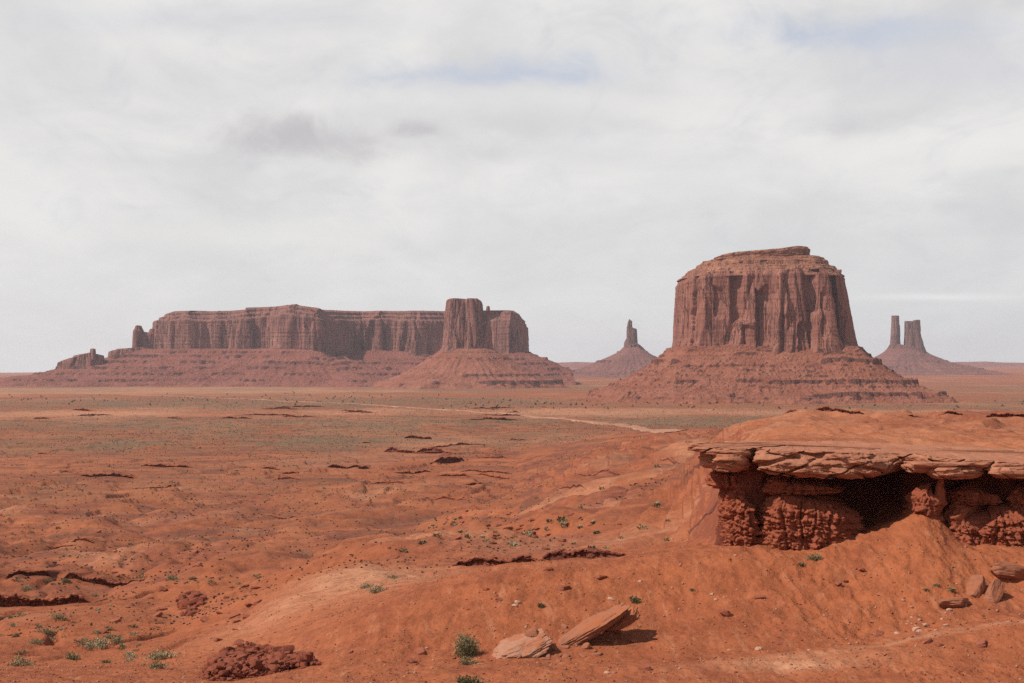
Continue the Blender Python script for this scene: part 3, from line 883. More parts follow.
# ---- the big square butte on the right
D0 = 2700.0
def build_square_butte():
    root = thing('butte', 'broad square red butte with a stepped cap above a wide rubble slope, right of centre', 'butte', (wx(765, D0), D0, -60))
    L, R_ = wx(676, D0), wx(844, D0)
    cx, hw = (L + R_) / 2, (R_ - L) / 2
    yf, yb = 2570.0, 2860.0
    out = [(L + 2, yf + 60), (L + 22, yf + 14), (L + 0.28 * hw, yf + 2), (L + 0.55 * hw, yf + 10), (L + 0.72 * hw, yf - 6), (L + 1.0 * hw, yf + 4), (cx + 0.10 * hw, yf - 8),
           (cx + 0.32 * hw, yf - 2), (cx + 0.42 * hw, yf + 16), (cx + 0.52 * hw, yf - 2), (cx + 0.66 * hw, yf + 10), (cx + 0.72 * hw, yf + 34), (cx + 0.80 * hw, yf + 28), (R_ - 14, yf + 46), (R_, yf + 100), (R_ - 4, yb - 70), (R_ - 60, yb),
           (L + 60, yb), (L + 4, yb - 80)]
    out = [(a, b_ + (R_ - a) * 0.20 - 18) for a, b_ in out]
    fl = flutes(52.0, 4.6, 101, 1.5)
    z0, z1 = wz(350, 2600), wz(270.5, 2600)

    def offs(t, s, P, N, z):
        o = fl(P, N, z)
        right = np.clip(N[:, 0], 0, 1); left = np.clip(-N[:, 0], 0, 1); front = np.clip(-N[:, 1], 0, 1)
        o = o + (1 - t) * (26 * right + 7 * left + 10 * front) - 6
        o = o * (1 - 0.55 * sstep(0.9, 1.0, t))
        o = o - 7 * sstep(0.93, 1.0, t) + 0.9 * fbm(z / 5 + 0 * s, s / 300, octv=3, seed=5)
        # low foot of broken blocks
        o = o + 5 * sstep(0.22, 0.0, t) * (0.6 + fbm(P[:, 0] / 14, P[:, 1] / 14, z / 14, octv=3, seed=6))
        # recess of spalled arches
        # set-back faces: each drops back sharply to the right of an edge, then runs out again
        for (ux, ta, tb, ld, dp) in ((-0.44, 0.40, 1.1, 20, 15), (-0.32, -0.2, 0.34, 14, 12), (-0.16, 0.02, 0.74, 16, 16), (-0.10, 0.60, 0.80, 12, 9), (0.40, 0.50, 1.2, 22, 15), (0.30, -0.2, 0.36, 18, 12),
                                     (0.56, 0.2, 0.7, 10, 9), (0.70, 0.03, 1.2, 30, 22), (-0.86, -0.2, 1.2, 10, 9), (-0.62, 0.45, 0.8, 13, 8), (0.10, -0.2, 0.45, 22, 7), (0.18, 0.3, 1.0, 12, 5)):
            xx = cx + ux * hw + 5 * fbm(z / 30 + ux * 9, s * 0 + ux, octv=4, seed=3, gain=0.6)
            q = (P[:, 0] - xx) / ld
            tw = 0.07 * fbm(P[:, 0] / 12, z * 0 + ux, octv=3, seed=31)
            g = sstep(-0.12, 0.06, q) * np.exp(-np.maximum(q, 0) ** 1.3) * (N[:, 1] < 0.3) * sstep(ta - 0.04, ta + 0.04, t + tw) * sstep(tb + 0.03, tb - 0.03, t + tw)
            o = o - dp * g
        return o

    zt = lambda P: z1 + np.interp(P[:, 0], [L, L + 30, L + 60, R_ - 30, R_], [-13, -5, 0, 2, -5]) + 2.0 * fbm(P[:, 0] / 25, P[:, 1] / 25, octv=3, seed=4)
    loft('cliff', out, z0 - 8, zt, 110, 1.5, offs, M_CLIFF_N, root, caph=4, smooth=False)
    # stepped beds above the wall
    up = [(cx + 0.93 * hw * np.sign(math.cos(a)) * abs(math.cos(a)) ** 0.55, 2722 + 122 * np.sign(math.sin(a)) * abs(math.sin(a)) ** 0.55 - 0.2 * 0.9 * hw * math.cos(a)) for a in np.linspace(0, 2 * math.pi, 40, endpoint=False)]

    def offs2(t, s, P, N, z):
        q = t * 5 + 0.25 * fbm(P[:, 0] / 40, P[:, 1] / 40, octv=2, seed=11)
        q = q / 5
        wv = 0.05 * fbm(P[:, 0] / 30, P[:, 1] / 30, octv=3, seed=14)
        stp = sum(wt_ * sstep(c_ - 0.04, c_ + 0.05, q + wv) for c_, wt_ in ((0.10, 0.14), (0.24, 0.10), (0.40, 0.05), (0.52, 0.30), (0.80, 0.16), (0.93, 0.25)))
        stp = 0.72 * stp + 0.28 * q
        lft = np.clip(-N[:, 0], 0, 1); rgt_ = np.clip(N[:, 0], 0, 1); fr = np.abs(N[:, 1])
        return -stp * (58 * lft + 42 * rgt_ + 52 * fr) + 3.0 * fbm(P[:, 0] / 12, P[:, 1] / 12, z / 3, octv=4, seed=12)
    loft('upper_slope', up, z1 - 9, lambda P: np.interp(P[:, 0], [L, cx - 0.3 * hw, R_], [wz(259, 2700), wz(256.5, 2700), wz(258, 2700)]), 60, 1.6, offs2, M_UPPER_N, root, caph=2, smooth=False)
    # cap block
    cl, cr = wx(716, D0), wx(806, D0)
    cap = [(cl, 2690), (cl + 30, 2668), (cl + 70, 2660), (cr - 45, 2655), (cr - 6, 2664), (cr + 1, 2690), (cr - 5, 2760), (cl + 60, 2770), (cl + 8, 2740)]
    ztc = lambda P: np.interp(P[:, 0], [cl, cl + 10, cl + 30, cr - 50, cr - 25, cr], [wz(257.5, D0), wz(255.5, D0), wz(253.5, D0), wz(250, D0), wz(247.6, D0), wz(248.5, D0)]) + 0.8 * fbm(P[:, 0] / 9, P[:, 1] / 9, octv=3, seed=9)

    def offs3(t, s, P, N, z):
        return 2.2 * np.sin(t * 9) * 0.4 + 3.0 * fbm(P[:, 0] / 10, P[:, 1] / 10, z / 3, octv=4, seed=13) + 4 * (t > 0.35) * (1 - 0.6 * (t > 0.9)) + 3 * (1 - t)
    loft('caprock', cap, wz(262, D0), ztc, 22, 1.5, offs3, M_UPPER_N, root, caph=1, smooth=False)

    base = [(L - 6, yf + 80), (L + 10, yf + 30), (R_ - 5, yf - 2), (R_ + 26, yf + 90), (R_ + 20, yb), (L, yb + 5)]

    def ext(x, y):
        a = np.arctan2(y - 2700, x - cx)
        ca, sa = np.cos(a), np.sin(a)
        e = 150 + 20 * np.clip(-ca, 0, 1) ** 2 - 8 * np.clip(ca, 0, 1) ** 2 + 60 * np.clip(-sa, 0, 1) ** 2
        return e
    rx = lambda px: wx(px, 2500)
    th_ = lambda sd: (lambda x, y: sstep(-0.15, 0.15, perlin(x / 45, y / 45, seed=sd)))
    bands = [(0.94, 0.03, th_(61)), (0.65, 0.032, th_(62)), (0.57, 0.03, th_(63)), (0.49, 0.028, th_(64)), (0.30, 0.03, th_(65)), (0.12, 0.03, th_(66)), (0.86, 0.05, lambda x, y: 0.25 + 1.0 * sstep(rx(838), rx(850), x) + 0.5 * sstep(rx(672), rx(664), x) + 0.7 * sstep(0.0, 0.3, perlin(x / 40, y / 40, seed=71))),
             (0.76, 0.085, lambda x, y: 1.1 * sstep(rx(835), rx(850), x) + 0.9 * sstep(rx(670), rx(655), x) + 1.2 * sstep(0.2, 0.4, perlin(x / 50, y / 50, seed=72))),
             (0.40, 0.075, lambda x, y: 1.0 * sstep(rx(750), rx(775), x) + 1.3 * sstep(0.05, 0.3, perlin(x / 60, y / 60, seed=73))),
             (0.20, 0.08, lambda x, y: 1.0 * sstep(rx(770), rx(830), x) * sstep(-0.25, 0.0, perlin(x / 45, y / 45, seed=74)) + 0.9 * sstep(0.15, 0.35, perlin(x / 45, y / 45, seed=75)))]
    zt_t = lambda x, y: wz(346, 2600) + 4 * fbm(x / 40, y / 40, octv=3, seed=15) + 5 * np.exp(-((x - rx(845)) / 22) ** 2) + 4 * np.exp(-((x - rx(745)) / 40) ** 2)
    talus('talus_slope', base, (cx - 480, cx + 470), (2330, 2950), (2.0, 2.2), zt_t, ext, M_TALUS_N, root, bands, 1.0, 120, 0.74)


build_square_butte()


# ---- the long mesa on the left
def build_mesa():
    root = thing('mesa', 'long level-topped mesa with shadowed bays and a broken left end', 'mesa', (wx(330, 5200), 5200, -60))
    out = pxp([(156, 5200), (160, 5110), (175, 5085), (186, 5060), (200, 5085), (214, 5062), (228, 5075), (243, 5040), (257, 5062), (268, 5035), (280, 4985), (292, 4965), (303, 4975), (312, 4945), (324, 4968), (330, 5060),
               (338, 5150), (350, 5215), (366, 5235), (378, 5205), (392, 5240), (405, 5220), (420, 5200), (434, 5232), (446, 5262), (470, 5275), (494, 5262), (500, 5225), (509, 5200), (517, 5210), (527, 5240),
               (529, 5330), (522, 5520), (400, 5620), (250, 5600), (170, 5480), (155, 5330)])
    fl = flutes(78.0, 13.5, 201, 1.15)
    tpx = [150, 156, 165, 199, 225, 239, 252, 266, 280, 292, 300, 308, 318, 330, 345, 380, 443, 480, 505, 516, 521, 527, 535]
    tpy = [314, 312.5, 311.8, 312.2, 312, 310.5, 309, 308, 306.8, 306.6, 308, 311, 311.5, 311, 310.5, 310.3, 310.3, 310.3, 310.4, 310.8, 313.5, 319, 322]
    PX = lambda P: 512 + F * P[:, 0] / P[:, 1]
    zt = lambda P: -(np.interp(PX(P), tpx, tpy) - YH) / F * 5230 + 2 * fbm(P[:, 0] / 40, P[:, 1] / 40, octv=3, seed=4)

    def offs(t, s, P, N, z):
        o = fl(P, N, z) + 10 * (1 - t)
        hi = 0.74 + 0.05 * perlin(P[:, 0] / 70, P[:, 1] / 70, seed=33)
        e = np.clip((t - hi) / (1 - hi), 0, 1)
        stp = (np.floor(e * 3) + sstep(0.5, 1, e * 3 - np.floor(e * 3))) / 3
        o = o * (1 - 0.6 * e) - 55 * (1 - 0.72 * sstep(470, 500, PX(P))) * stp + 2.0 * fbm(z / 7 + 0 * s, s / 500, octv=3, seed=35)
        o = o + 10 * sstep(0.15, 0, t) * (0.5 + fbm(P[:, 0] / 25, P[:, 1] / 25, z / 20, octv=3, seed=36))
        return o
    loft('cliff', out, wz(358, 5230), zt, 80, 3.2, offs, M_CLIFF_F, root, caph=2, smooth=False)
    # detached towers at the broken left end
    for (a, b, d, top, sd) in ((133, 141.5, 5150, 326.3, 1), (140, 149, 5165, 333, 2), (147, 157, 5170, 329.5, 3)):
        x0, x1 = wx(a, d), wx(b, d)
        o_ = [(x0, d), (x0 + (x1 - x0) * 0.3, d - 22), (x1, d - 14), (x1 + 4, d + 30), (x0 + 4, d + 34)]
        f2 = flutes(22.0, 3.0, 300 + sd)
        loft('tower', o_, wz(354, d), wz(top, d), 30, 2.0, lambda t, s, P, N, z: f2(P, N, z) + 5 * (1 - t) - 7 * sstep(0.8, 1, t), M_CLIFF_F, root, caph=4)
    # dark low ridge stepping down to the left, with its knob
    rd = pxp([(57, 4985), (66, 4955), (80, 4950), (92, 4945), (103, 4965), (104, 5030), (85, 5060), (62, 5050)])
    rz = lambda P: -(np.interp(PX(P), [56, 62, 68, 75, 84, 90, 97, 105], [364, 360.5, 358.5, 357, 354, 352.5, 354, 356]) - YH) / F * 4980
    f3 = flutes(26.0, 5.0, 320)
    loft('low_ridge', rd, wz(372, 4960), rz, 24, 2.4, lambda t, s, P, N, z: f3(P, N, z) + 8 * (1 - t), M_CLIFF_F, root, caph=2)
    kb = pxp([(90, 4950), (93, 4940), (95.5, 4950), (95.5, 4975), (91, 4978)])
    loft('knob', kb, wz(360, 4950), wz(349, 4950), 16, 1.5, lambda t, s, P, N, z: 1.5 * fbm(P[:, 0] / 8, P[:, 1] / 8, z / 8, octv=3, seed=9) + 3 * (1 - t), M_CLIFF_F, root, caph=2)
    low = pxp([(108, 5080), (118, 5062), (134, 5060), (150, 5080), (150, 5120), (110, 5125)])
    lz = lambda P: -(np.interp(PX(P), [106, 112, 120, 135, 150], [352.5, 350.5, 349, 347.6, 347]) - YH) / F * 5080
    loft('shelf', low, wz(357, 5080), lz, 14, 2.4, lambda t, s, P, N, z: f3(P, N, z) * 0.6 + 4 * (1 - t), M_CLIFF_F, root, caph=1)

    base = pxp([(128, 5170), (135, 5080), (160, 5060), (215, 5040), (262, 5020), (285, 4950), (322, 4935), (334, 5080), (350, 5190), (440, 5230), (505, 5180), (530, 5230), (530, 5560), (300, 5620), (150, 5500), (128, 5260)])
    cxm = wx(330, 5200)

    def ext(x, y):
        px = 512 + F * x / y
        e = np.interp(px, [-20, 60, 135, 160, 300, 345, 380, 520, 560], [520, 520, 480, 440, 380, 470, 520, 480, 330])
        return e
    ztop = lambda x, y: -(np.interp(512 + F * x / y, [100, 135, 270, 310, 330, 345, 400, 440, 500, 530], [349.0, 348.3, 348.6, 350, 354, 349.5, 350, 353, 353, 351]) - YH) / F * 5060 + 4 * fbm(x / 60, y / 60, octv=3, seed=16)
    nn = lambda sd, k1: (lambda x, y: sstep(-0.2, 0.15, perlin(x / 130, y / 130, seed=sd)) * k1)
    bands = [(0.93, 0.06, nn(81, 1)), (0.83, 0.09, nn(82, 1)), (0.67, 0.075, nn(83, 1)), (0.52, 0.075, nn(84, 1)), (0.36, 0.065, nn(85, 0.9)), (0.20, 0.06, nn(86, 0.9))]
    talus('talus_slope', base, (wx(-60, 5000), wx(575, 5000)), (4430, 5750), (4.0, 5.0), ztop, ext, M_TALUS_F, root, bands, 1.6, 220, 0.74)


build_mesa()


# ---- square butte with a thumb spire, in front of the mesa
def build_thumb_butte():
    d = 4450.0
    root = thing('butte', 'fluted square-topped butte with a thin thumb spire, standing before the long mesa', 'butte', (wx(468, d), d, -60))
    out = pxp([(446.5, 4475), (448, 4420), (456, 4400), (465, 4408), (470, 4398), (478, 4402), (482.5, 4420), (483, 4500), (476, 4540), (452, 4530)])
    fl = flutes(26.0, 6.0, 401, 1.1)
    PX = lambda P: 512 + F * P[:, 0] / P[:, 1]
    ztf = lambda P: -(np.interp(PX(P), [446, 449, 452, 459, 463, 465, 468, 478, 481, 484], [300.4, 299.4, 298.8, 299, 301, 301.2, 299, 299, 301, 303]) - YH) / F * d

    def offs(t, s, P, N, z):
        o = fl(P, N, z) + (1 - t) ** 1.1 * (17 * np.clip(-N[:, 0], 0, 1) + 12 * np.clip(N[:, 0], 0, 1) + 14 * np.clip(-N[:, 1], 0, 1))
        return o - 1.5 * sstep(0.97, 1, t) + 5 * sstep(0.12, 0, t)
    loft('cliff', out, wz(353, d), ztf, 80, 1.7, offs, M_CLIFF_F, root, caph=1, smooth=False)
    sh = pxp([(479, 4420), (484, 4405), (490, 4412), (491.5, 4440), (489, 4490), (480, 4490)])
    f2 = flutes(20.0, 4.0, 411)
    zs = lambda P: -(np.interp(PX(P), [479, 483, 486, 490, 492], [318, 322, 322, 325, 330]) - YH) / F * d
    loft('shoulder', sh, wz(354, d), zs, 40, 1.7, lambda t, s, P, N, z: f2(P, N, z) + 6 * (1 - t), M_CLIFF_F, root, caph=2)
    th = pxp([(485.8, 4425), (488, 4415), (490, 4425), (490.2, 4440), (487, 4446)])
    loft('thumb_spire', th, wz(330, d), wz(306.8, d), 30, 1.0, lambda t, s, P, N, z: 1.3 * fbm(P[:, 0] / 6, P[:, 1] / 6, z / 9, octv=3, seed=7) + 2.5 * (1 - t) - 1.0 * sstep(0.6, 1, t), M_CLIFF_F, root, caph=2)
    base = pxp([(441, 4480), (444, 4410), (458, 4385), (480, 4385), (493, 4410), (494, 4500), (476, 4550), (448, 4540)])

    def ext(x, y):
        a = np.arctan2(y - d, x - wx(468, d)); ca, sa = np.cos(a), np.sin(a)
        return 165 + 42 * np.clip(-ca, 0, 1) ** 2 + 50 * np.clip(ca, 0, 1) ** 2 + 90 * np.clip(-sa, 0, 1) ** 2
    R_ = lambda px: wx(px, 4250)
    bands = [(0.92, 0.035, lambda x, y: 0.9 + 0 * x), (0.78, 0.055, lambda x, y: 0.5 + sstep(-0.1, 0.2, perlin(x / 80, y / 80, seed=91))),
             (0.36, 0.06, lambda x, y: sstep(R_(455), R_(470), x) + sstep(0, 0.3, perlin(x / 80, y / 80, seed=92))),
             (0.20, 0.10, lambda x, y: sstep(R_(478), R_(500), x) + sstep(0.05, 0.3, perlin(x / 90, y / 90, seed=93)))]
    talus('talus_slope', base, (wx(468, d) - 420, wx(468, d) + 420), (4030, 4800), (3.2, 3.6), lambda x, y: wz(348.5, d) + 3 * fbm(x / 40, y / 40, octv=3, seed=17), ext, M_TALUS_N, root, bands, 1.3, 420, 0.82)


build_thumb_butte()


def build_spire():
    d = 7300.0
    root = thing('spire', 'single hazy rock spire on a rubble cone between the mesa and square butte', 'rock spire', (wx(632, d), d, -60))
    PX = lambda P: 512 + F * P[:, 0] / P[:, 1]
    f = flutes(20.0, 3.5, 501)
    out = pxp([(626.5, 7300), (628, 7275), (632, 7262), (636, 7265), (637, 7300), (636, 7330), (629, 7335)])
    zt = lambda P: -(np.interp(PX(P), [626.5, 628, 629.2, 630.5, 632.2, 633, 634, 637], [329, 322.5, 319.2, 321.2, 326.5, 329, 328.2, 329]) - YH) / F * d
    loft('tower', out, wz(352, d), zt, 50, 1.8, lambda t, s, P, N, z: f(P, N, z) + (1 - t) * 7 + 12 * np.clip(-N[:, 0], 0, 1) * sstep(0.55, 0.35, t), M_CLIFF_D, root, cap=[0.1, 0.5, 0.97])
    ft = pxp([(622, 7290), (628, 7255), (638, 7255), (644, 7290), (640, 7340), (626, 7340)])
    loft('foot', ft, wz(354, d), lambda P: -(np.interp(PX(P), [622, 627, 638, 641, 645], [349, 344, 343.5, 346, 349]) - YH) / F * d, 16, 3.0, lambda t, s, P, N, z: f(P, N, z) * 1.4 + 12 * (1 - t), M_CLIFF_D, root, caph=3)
    base = pxp([(623, 7290), (629, 7250), (638, 7250), (643, 7290), (640, 7350), (626, 7350)])

    def ext(x, y):
        a = np.arctan2(y - d, x - wx(633, d)); ca, sa = np.cos(a), np.sin(a)
        return 320 + 70 * np.clip(-ca, 0, 1) ** 2 + 20 * np.clip(ca, 0, 1) ** 2 + 100 * np.clip(-sa, 0, 1) ** 2
    nn = lambda sd: (lambda x, y: sstep(-0.1, 0.2, perlin(x / 130, y / 130, seed=sd)))
    talus('talus_slope', base, (wx(633, d) - 560, wx(633, d) + 520), (6750, 7800), (5, 6), wz(347, d), ext, M_TALUS_D, root, [(0.88, 0.05, nn(1)), (0.6, 0.07, nn(2)), (0.3, 0.06, nn(3))], 1.8, 520, 0.72)


build_spire()


def build_twin():
    d = 7900.0
    root = thing('butte', 'distant hazy butte split into one thin and one wider tower, far right', 'butte', (wx(908, d), d, -60))
    PX = lambda P: 512 + F * P[:, 0] / P[:, 1]
    f = flutes(26.0, 4.0, 601)
    a = pxp([(890.8, 7880), (892, 7862), (896, 7855), (899.2, 7868), (899.4, 7900), (894, 7915)])
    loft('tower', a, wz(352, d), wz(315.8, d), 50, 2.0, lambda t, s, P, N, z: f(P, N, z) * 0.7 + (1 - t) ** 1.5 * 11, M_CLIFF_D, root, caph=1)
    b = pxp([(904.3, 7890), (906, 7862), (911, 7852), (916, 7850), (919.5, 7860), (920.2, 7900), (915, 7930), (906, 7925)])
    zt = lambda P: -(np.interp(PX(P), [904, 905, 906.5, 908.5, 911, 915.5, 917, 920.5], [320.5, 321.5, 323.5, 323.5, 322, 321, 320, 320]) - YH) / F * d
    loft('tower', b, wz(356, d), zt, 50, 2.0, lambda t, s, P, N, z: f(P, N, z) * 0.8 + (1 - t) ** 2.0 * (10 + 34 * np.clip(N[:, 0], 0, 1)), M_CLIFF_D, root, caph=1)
    base = pxp([(889, 7880), (893, 7845), (918, 7840), (925, 7880), (922, 7950), (892, 7940)])

    def ext(x, y):
        a_ = np.arctan2(y - d, x - wx(908, d)); ca, sa = np.cos(a_), np.sin(a_)
        return 300 + 60 * np.clip(-ca, 0, 1) ** 2 + 200 * np.clip(ca, 0, 1) ** 2 + 120 * np.clip(-sa, 0, 1) ** 2
    nn = lambda sd: (lambda x, y: sstep(-0.1, 0.2, perlin(x / 150, y / 150, seed=sd)))
    talus('talus_slope', base, (wx(908, d) - 560, wx(908, d) + 720), (7350, 8450), (6, 7), lambda x, y: np.interp(512 + F * x / y, [885, 900, 925], [wz(345, d), wz(344, d), wz(349.5, d)]), ext, M_TALUS_D, root, [(0.6, 0.06, nn(4)), (0.33, 0.06, nn(5))], 1.9, 620, 0.62, zfoot=-50)


build_twin()


# far low hills on the skyline
def build_hills():
    xs = np.linspace(-11500, 11500, 800); ys = np.linspace(13500, 16800, 30)
    Xg, Yg = np.meshgrid(xs, ys, indexing='ij')
    px = 512 + F * Xg / Yg
    top = np.interp(px, [-800, -200, 0, 60, 140, 300, 520, 545, 575, 595, 640, 700, 860, 950, 985, 1003, 1040, 1300, 1700],
                    [366, 369, 373.5, 373, 370, 368, 366, 363.2, 362.0, 362.6, 364.5, 364, 363, 362.3, 361.6, 362.6, 363.2, 362, 363])
    zt = -(top - YH) / F * 15000
    k_ = sstep(13500, 14700, Yg)
    g = zfun(Xg.ravel(), Yg.ravel(), fine=False).reshape(Xg.shape)
    z = g - 12 + (np.maximum(zt - g, 0) + 12) * k_ + 5 * k_ * fbm(Xg.ravel() / 500, Yg.ravel() / 500, octv=4, seed=6).reshape(Xg.shape)
    z = np.where(Yg > 16700, g - 20, z)
    n0, n1 = Xg.shape
    idx = np.arange(n0 * n1).reshape(n0, n1)
    Q = np.stack([idx[:-1, :-1], idx[1:, :-1], idx[1:, 1:], idx[:-1, 1:]], -1)
    o = mesh_np('hills', np.stack([Xg.ravel(), Yg.ravel(), z.ravel()], 1), Q, M_TALUS_F)
    tag(o, kind='structure')


build_hills()


# ------------------------------------------------------------------ dirt road
def build_road():
    m, t = new_mat("pale graded dirt")
    P = t.n('ShaderNodeNewGeometry').outputs['Position']
    a = t.noise(P, 0.02, 6, 0.6)
    finish(t, t.mix(t.ramp(a, 0.3, 0.7), (0.29, 0.125, 0.072), (0.39, 0.205, 0.135)), 0.97)
    pts = []
    for px, py in ((120, 394.5), (216, 398), (270, 400.5), (325, 402.8), (395, 406.5), (460, 410.5), (505, 413), (540, 417.5), (575, 420.5), (610, 424), (640, 428), (662, 431.5), (684, 433.5)):
        x, y, z = hit(px, py, 900)
        pts.append((x, y))
    P_ = np.array(pts)
    s = np.concatenate([[0], np.cumsum(np.hypot(*np.diff(P_, axis=0).T))])
    q = np.arange(0, s[-1], 8.0)
    c = np.stack([np.interp(q, s, P_[:, 0]), np.interp(q, s, P_[:, 1])], 1)
    kx = np.ones(15) / 15
    for i in (0, 1):
        c[:, i] = np.convolve(np.pad(c[:, i], 7, mode='edge'), kx, 'valid')
    tn = np.gradient(c, axis=0); tn /= np.linalg.norm(tn, axis=1, keepdims=True)
    nn = np.stack([-tn[:, 1], tn[:, 0]], 1)
    wd = 7.5 + 5 * fbm(q / 60, q * 0, octv=3, seed=3) + 2 * sstep(s[-1] - 1200, s[-1] - 500, q)
    wd = wd * np.interp(q / q[-1], [0, 0.35, 0.6, 1], [0.35, 0.45, 0.8, 1.0])
    rows = []
    ks = np.linspace(-1, 1, 9)
    for kk in ks:
        p = c + nn * (wd * kk)[:, None]
        edge = -0.6 if abs(kk) == 1 else 0.45
        rows.append(np.column_stack([p, zfun(p[:, 0], p[:, 1]) + edge]))
    V = np.stack(rows, 1).reshape(-1, 3)
    idx = np.arange(len(q) * len(ks)).reshape(len(q), len(ks))
    Q = np.stack([idx[:-1, :-1], idx[:-1, 1:], idx[1:, 1:], idx[1:, :-1]], -1)
    o = mesh_np('dirt_road', V, Q[..., ::-1] if nn[0, 1] < 0 else Q, m)
    tag(o, kind='structure')


build_road()

# ------------------------------------------------------------------ the near rock promontory
def lumps(sx, sz, amp, seed, rnd=0.5):
    """knobby weathering: rounded knuckles with sharp creases, upright joints, beds"""
    def f(P, s, z):
        z = z + 0 * s
        zw = z + 0.2 * fbm(s / 1.5, z / 3, octv=2, seed=seed)
        sw = s + 0.5 * sx * fbm(s / (2 * sx), z / (2 * sz), octv=3, seed=seed + 1)
        b = billow(sw / (sx * 1.6), zw / (sz * 1.9), 5, seed, 0.56)
        big = fbm(s / (sx * 5), zw / (sz * 5), octv=3, seed=seed + 5)
        joint = np.abs(perlin(sw / (sx * 2.4), zw / (sz * 9), seed=seed + 6))
        bed = np.abs(perlin(zw / (sz * 1.1), s / (sx * 9), seed=seed + 7))
        c1, c2, cid = worley(sw / (sx * 0.75), zw / (sz * 0.55), seed + 11)
        d1, d2, did = worley(sw / (sx * 0.28), zw / (sz * 0.20), seed + 12)
        shal = perlin(zw / (sz * 0.22), sw / (sx * 3), seed=seed + 15)
        b = 0.36 * b + 0.31 + 0.42 * (cid - 0.5) * sstep(0.0, 0.06, c2 - c1) + 0.30 * (did - 0.5) * sstep(0, 0.08, d2 - d1) - 0.07 * sstep(0.08, 0.0, c2 - c1) + 0.12 * shal
        return amp * (2.6 * (b - 0.55) + 1.3 * big - 0.9 * sstep(0.12, 0.0, joint) - 0.5 * sstep(0.12, 0.0, bed))
    return f


def slab_offs(amp, seed, bulge, under=0.0):
    def f(t, s, P, N, z):
        c1, c2, cid = worley((s + 0 * z) / 1.3, (z + 0 * s) / 0.22, seed + 30)
        o = 0.34 * (cid - 0.5) * np.clip(bulge * 4, 0, 1) + bulge * (1 - abs(2 * t - 1.15) ** 2.4) - under * sstep(0.35, 0.0, t)
        o = o + amp * fbm(s / 2.2, z / 0.35 + 0 * s, octv=5, seed=seed, gain=0.55)
        beds = perlin(z / 0.27 + 1.3 * fbm(s / 4, s * 0, octv=2, seed=seed + 2), s / 9, seed=seed + 4)
        o = o + 0.13 * beds + 0.55 * fbm(s / 4.5, s * 0 + 2, octv=4, seed=seed + 8) * np.clip(amp / 0.16, 0, 1)
        nick = np.abs(perlin(s / 3.7 + 0.4 * z, s * 0 + seed + z * 0.5, seed=seed + 6))
        return o - 0.35 * sstep(0.035, 0.0, nick)
    return f


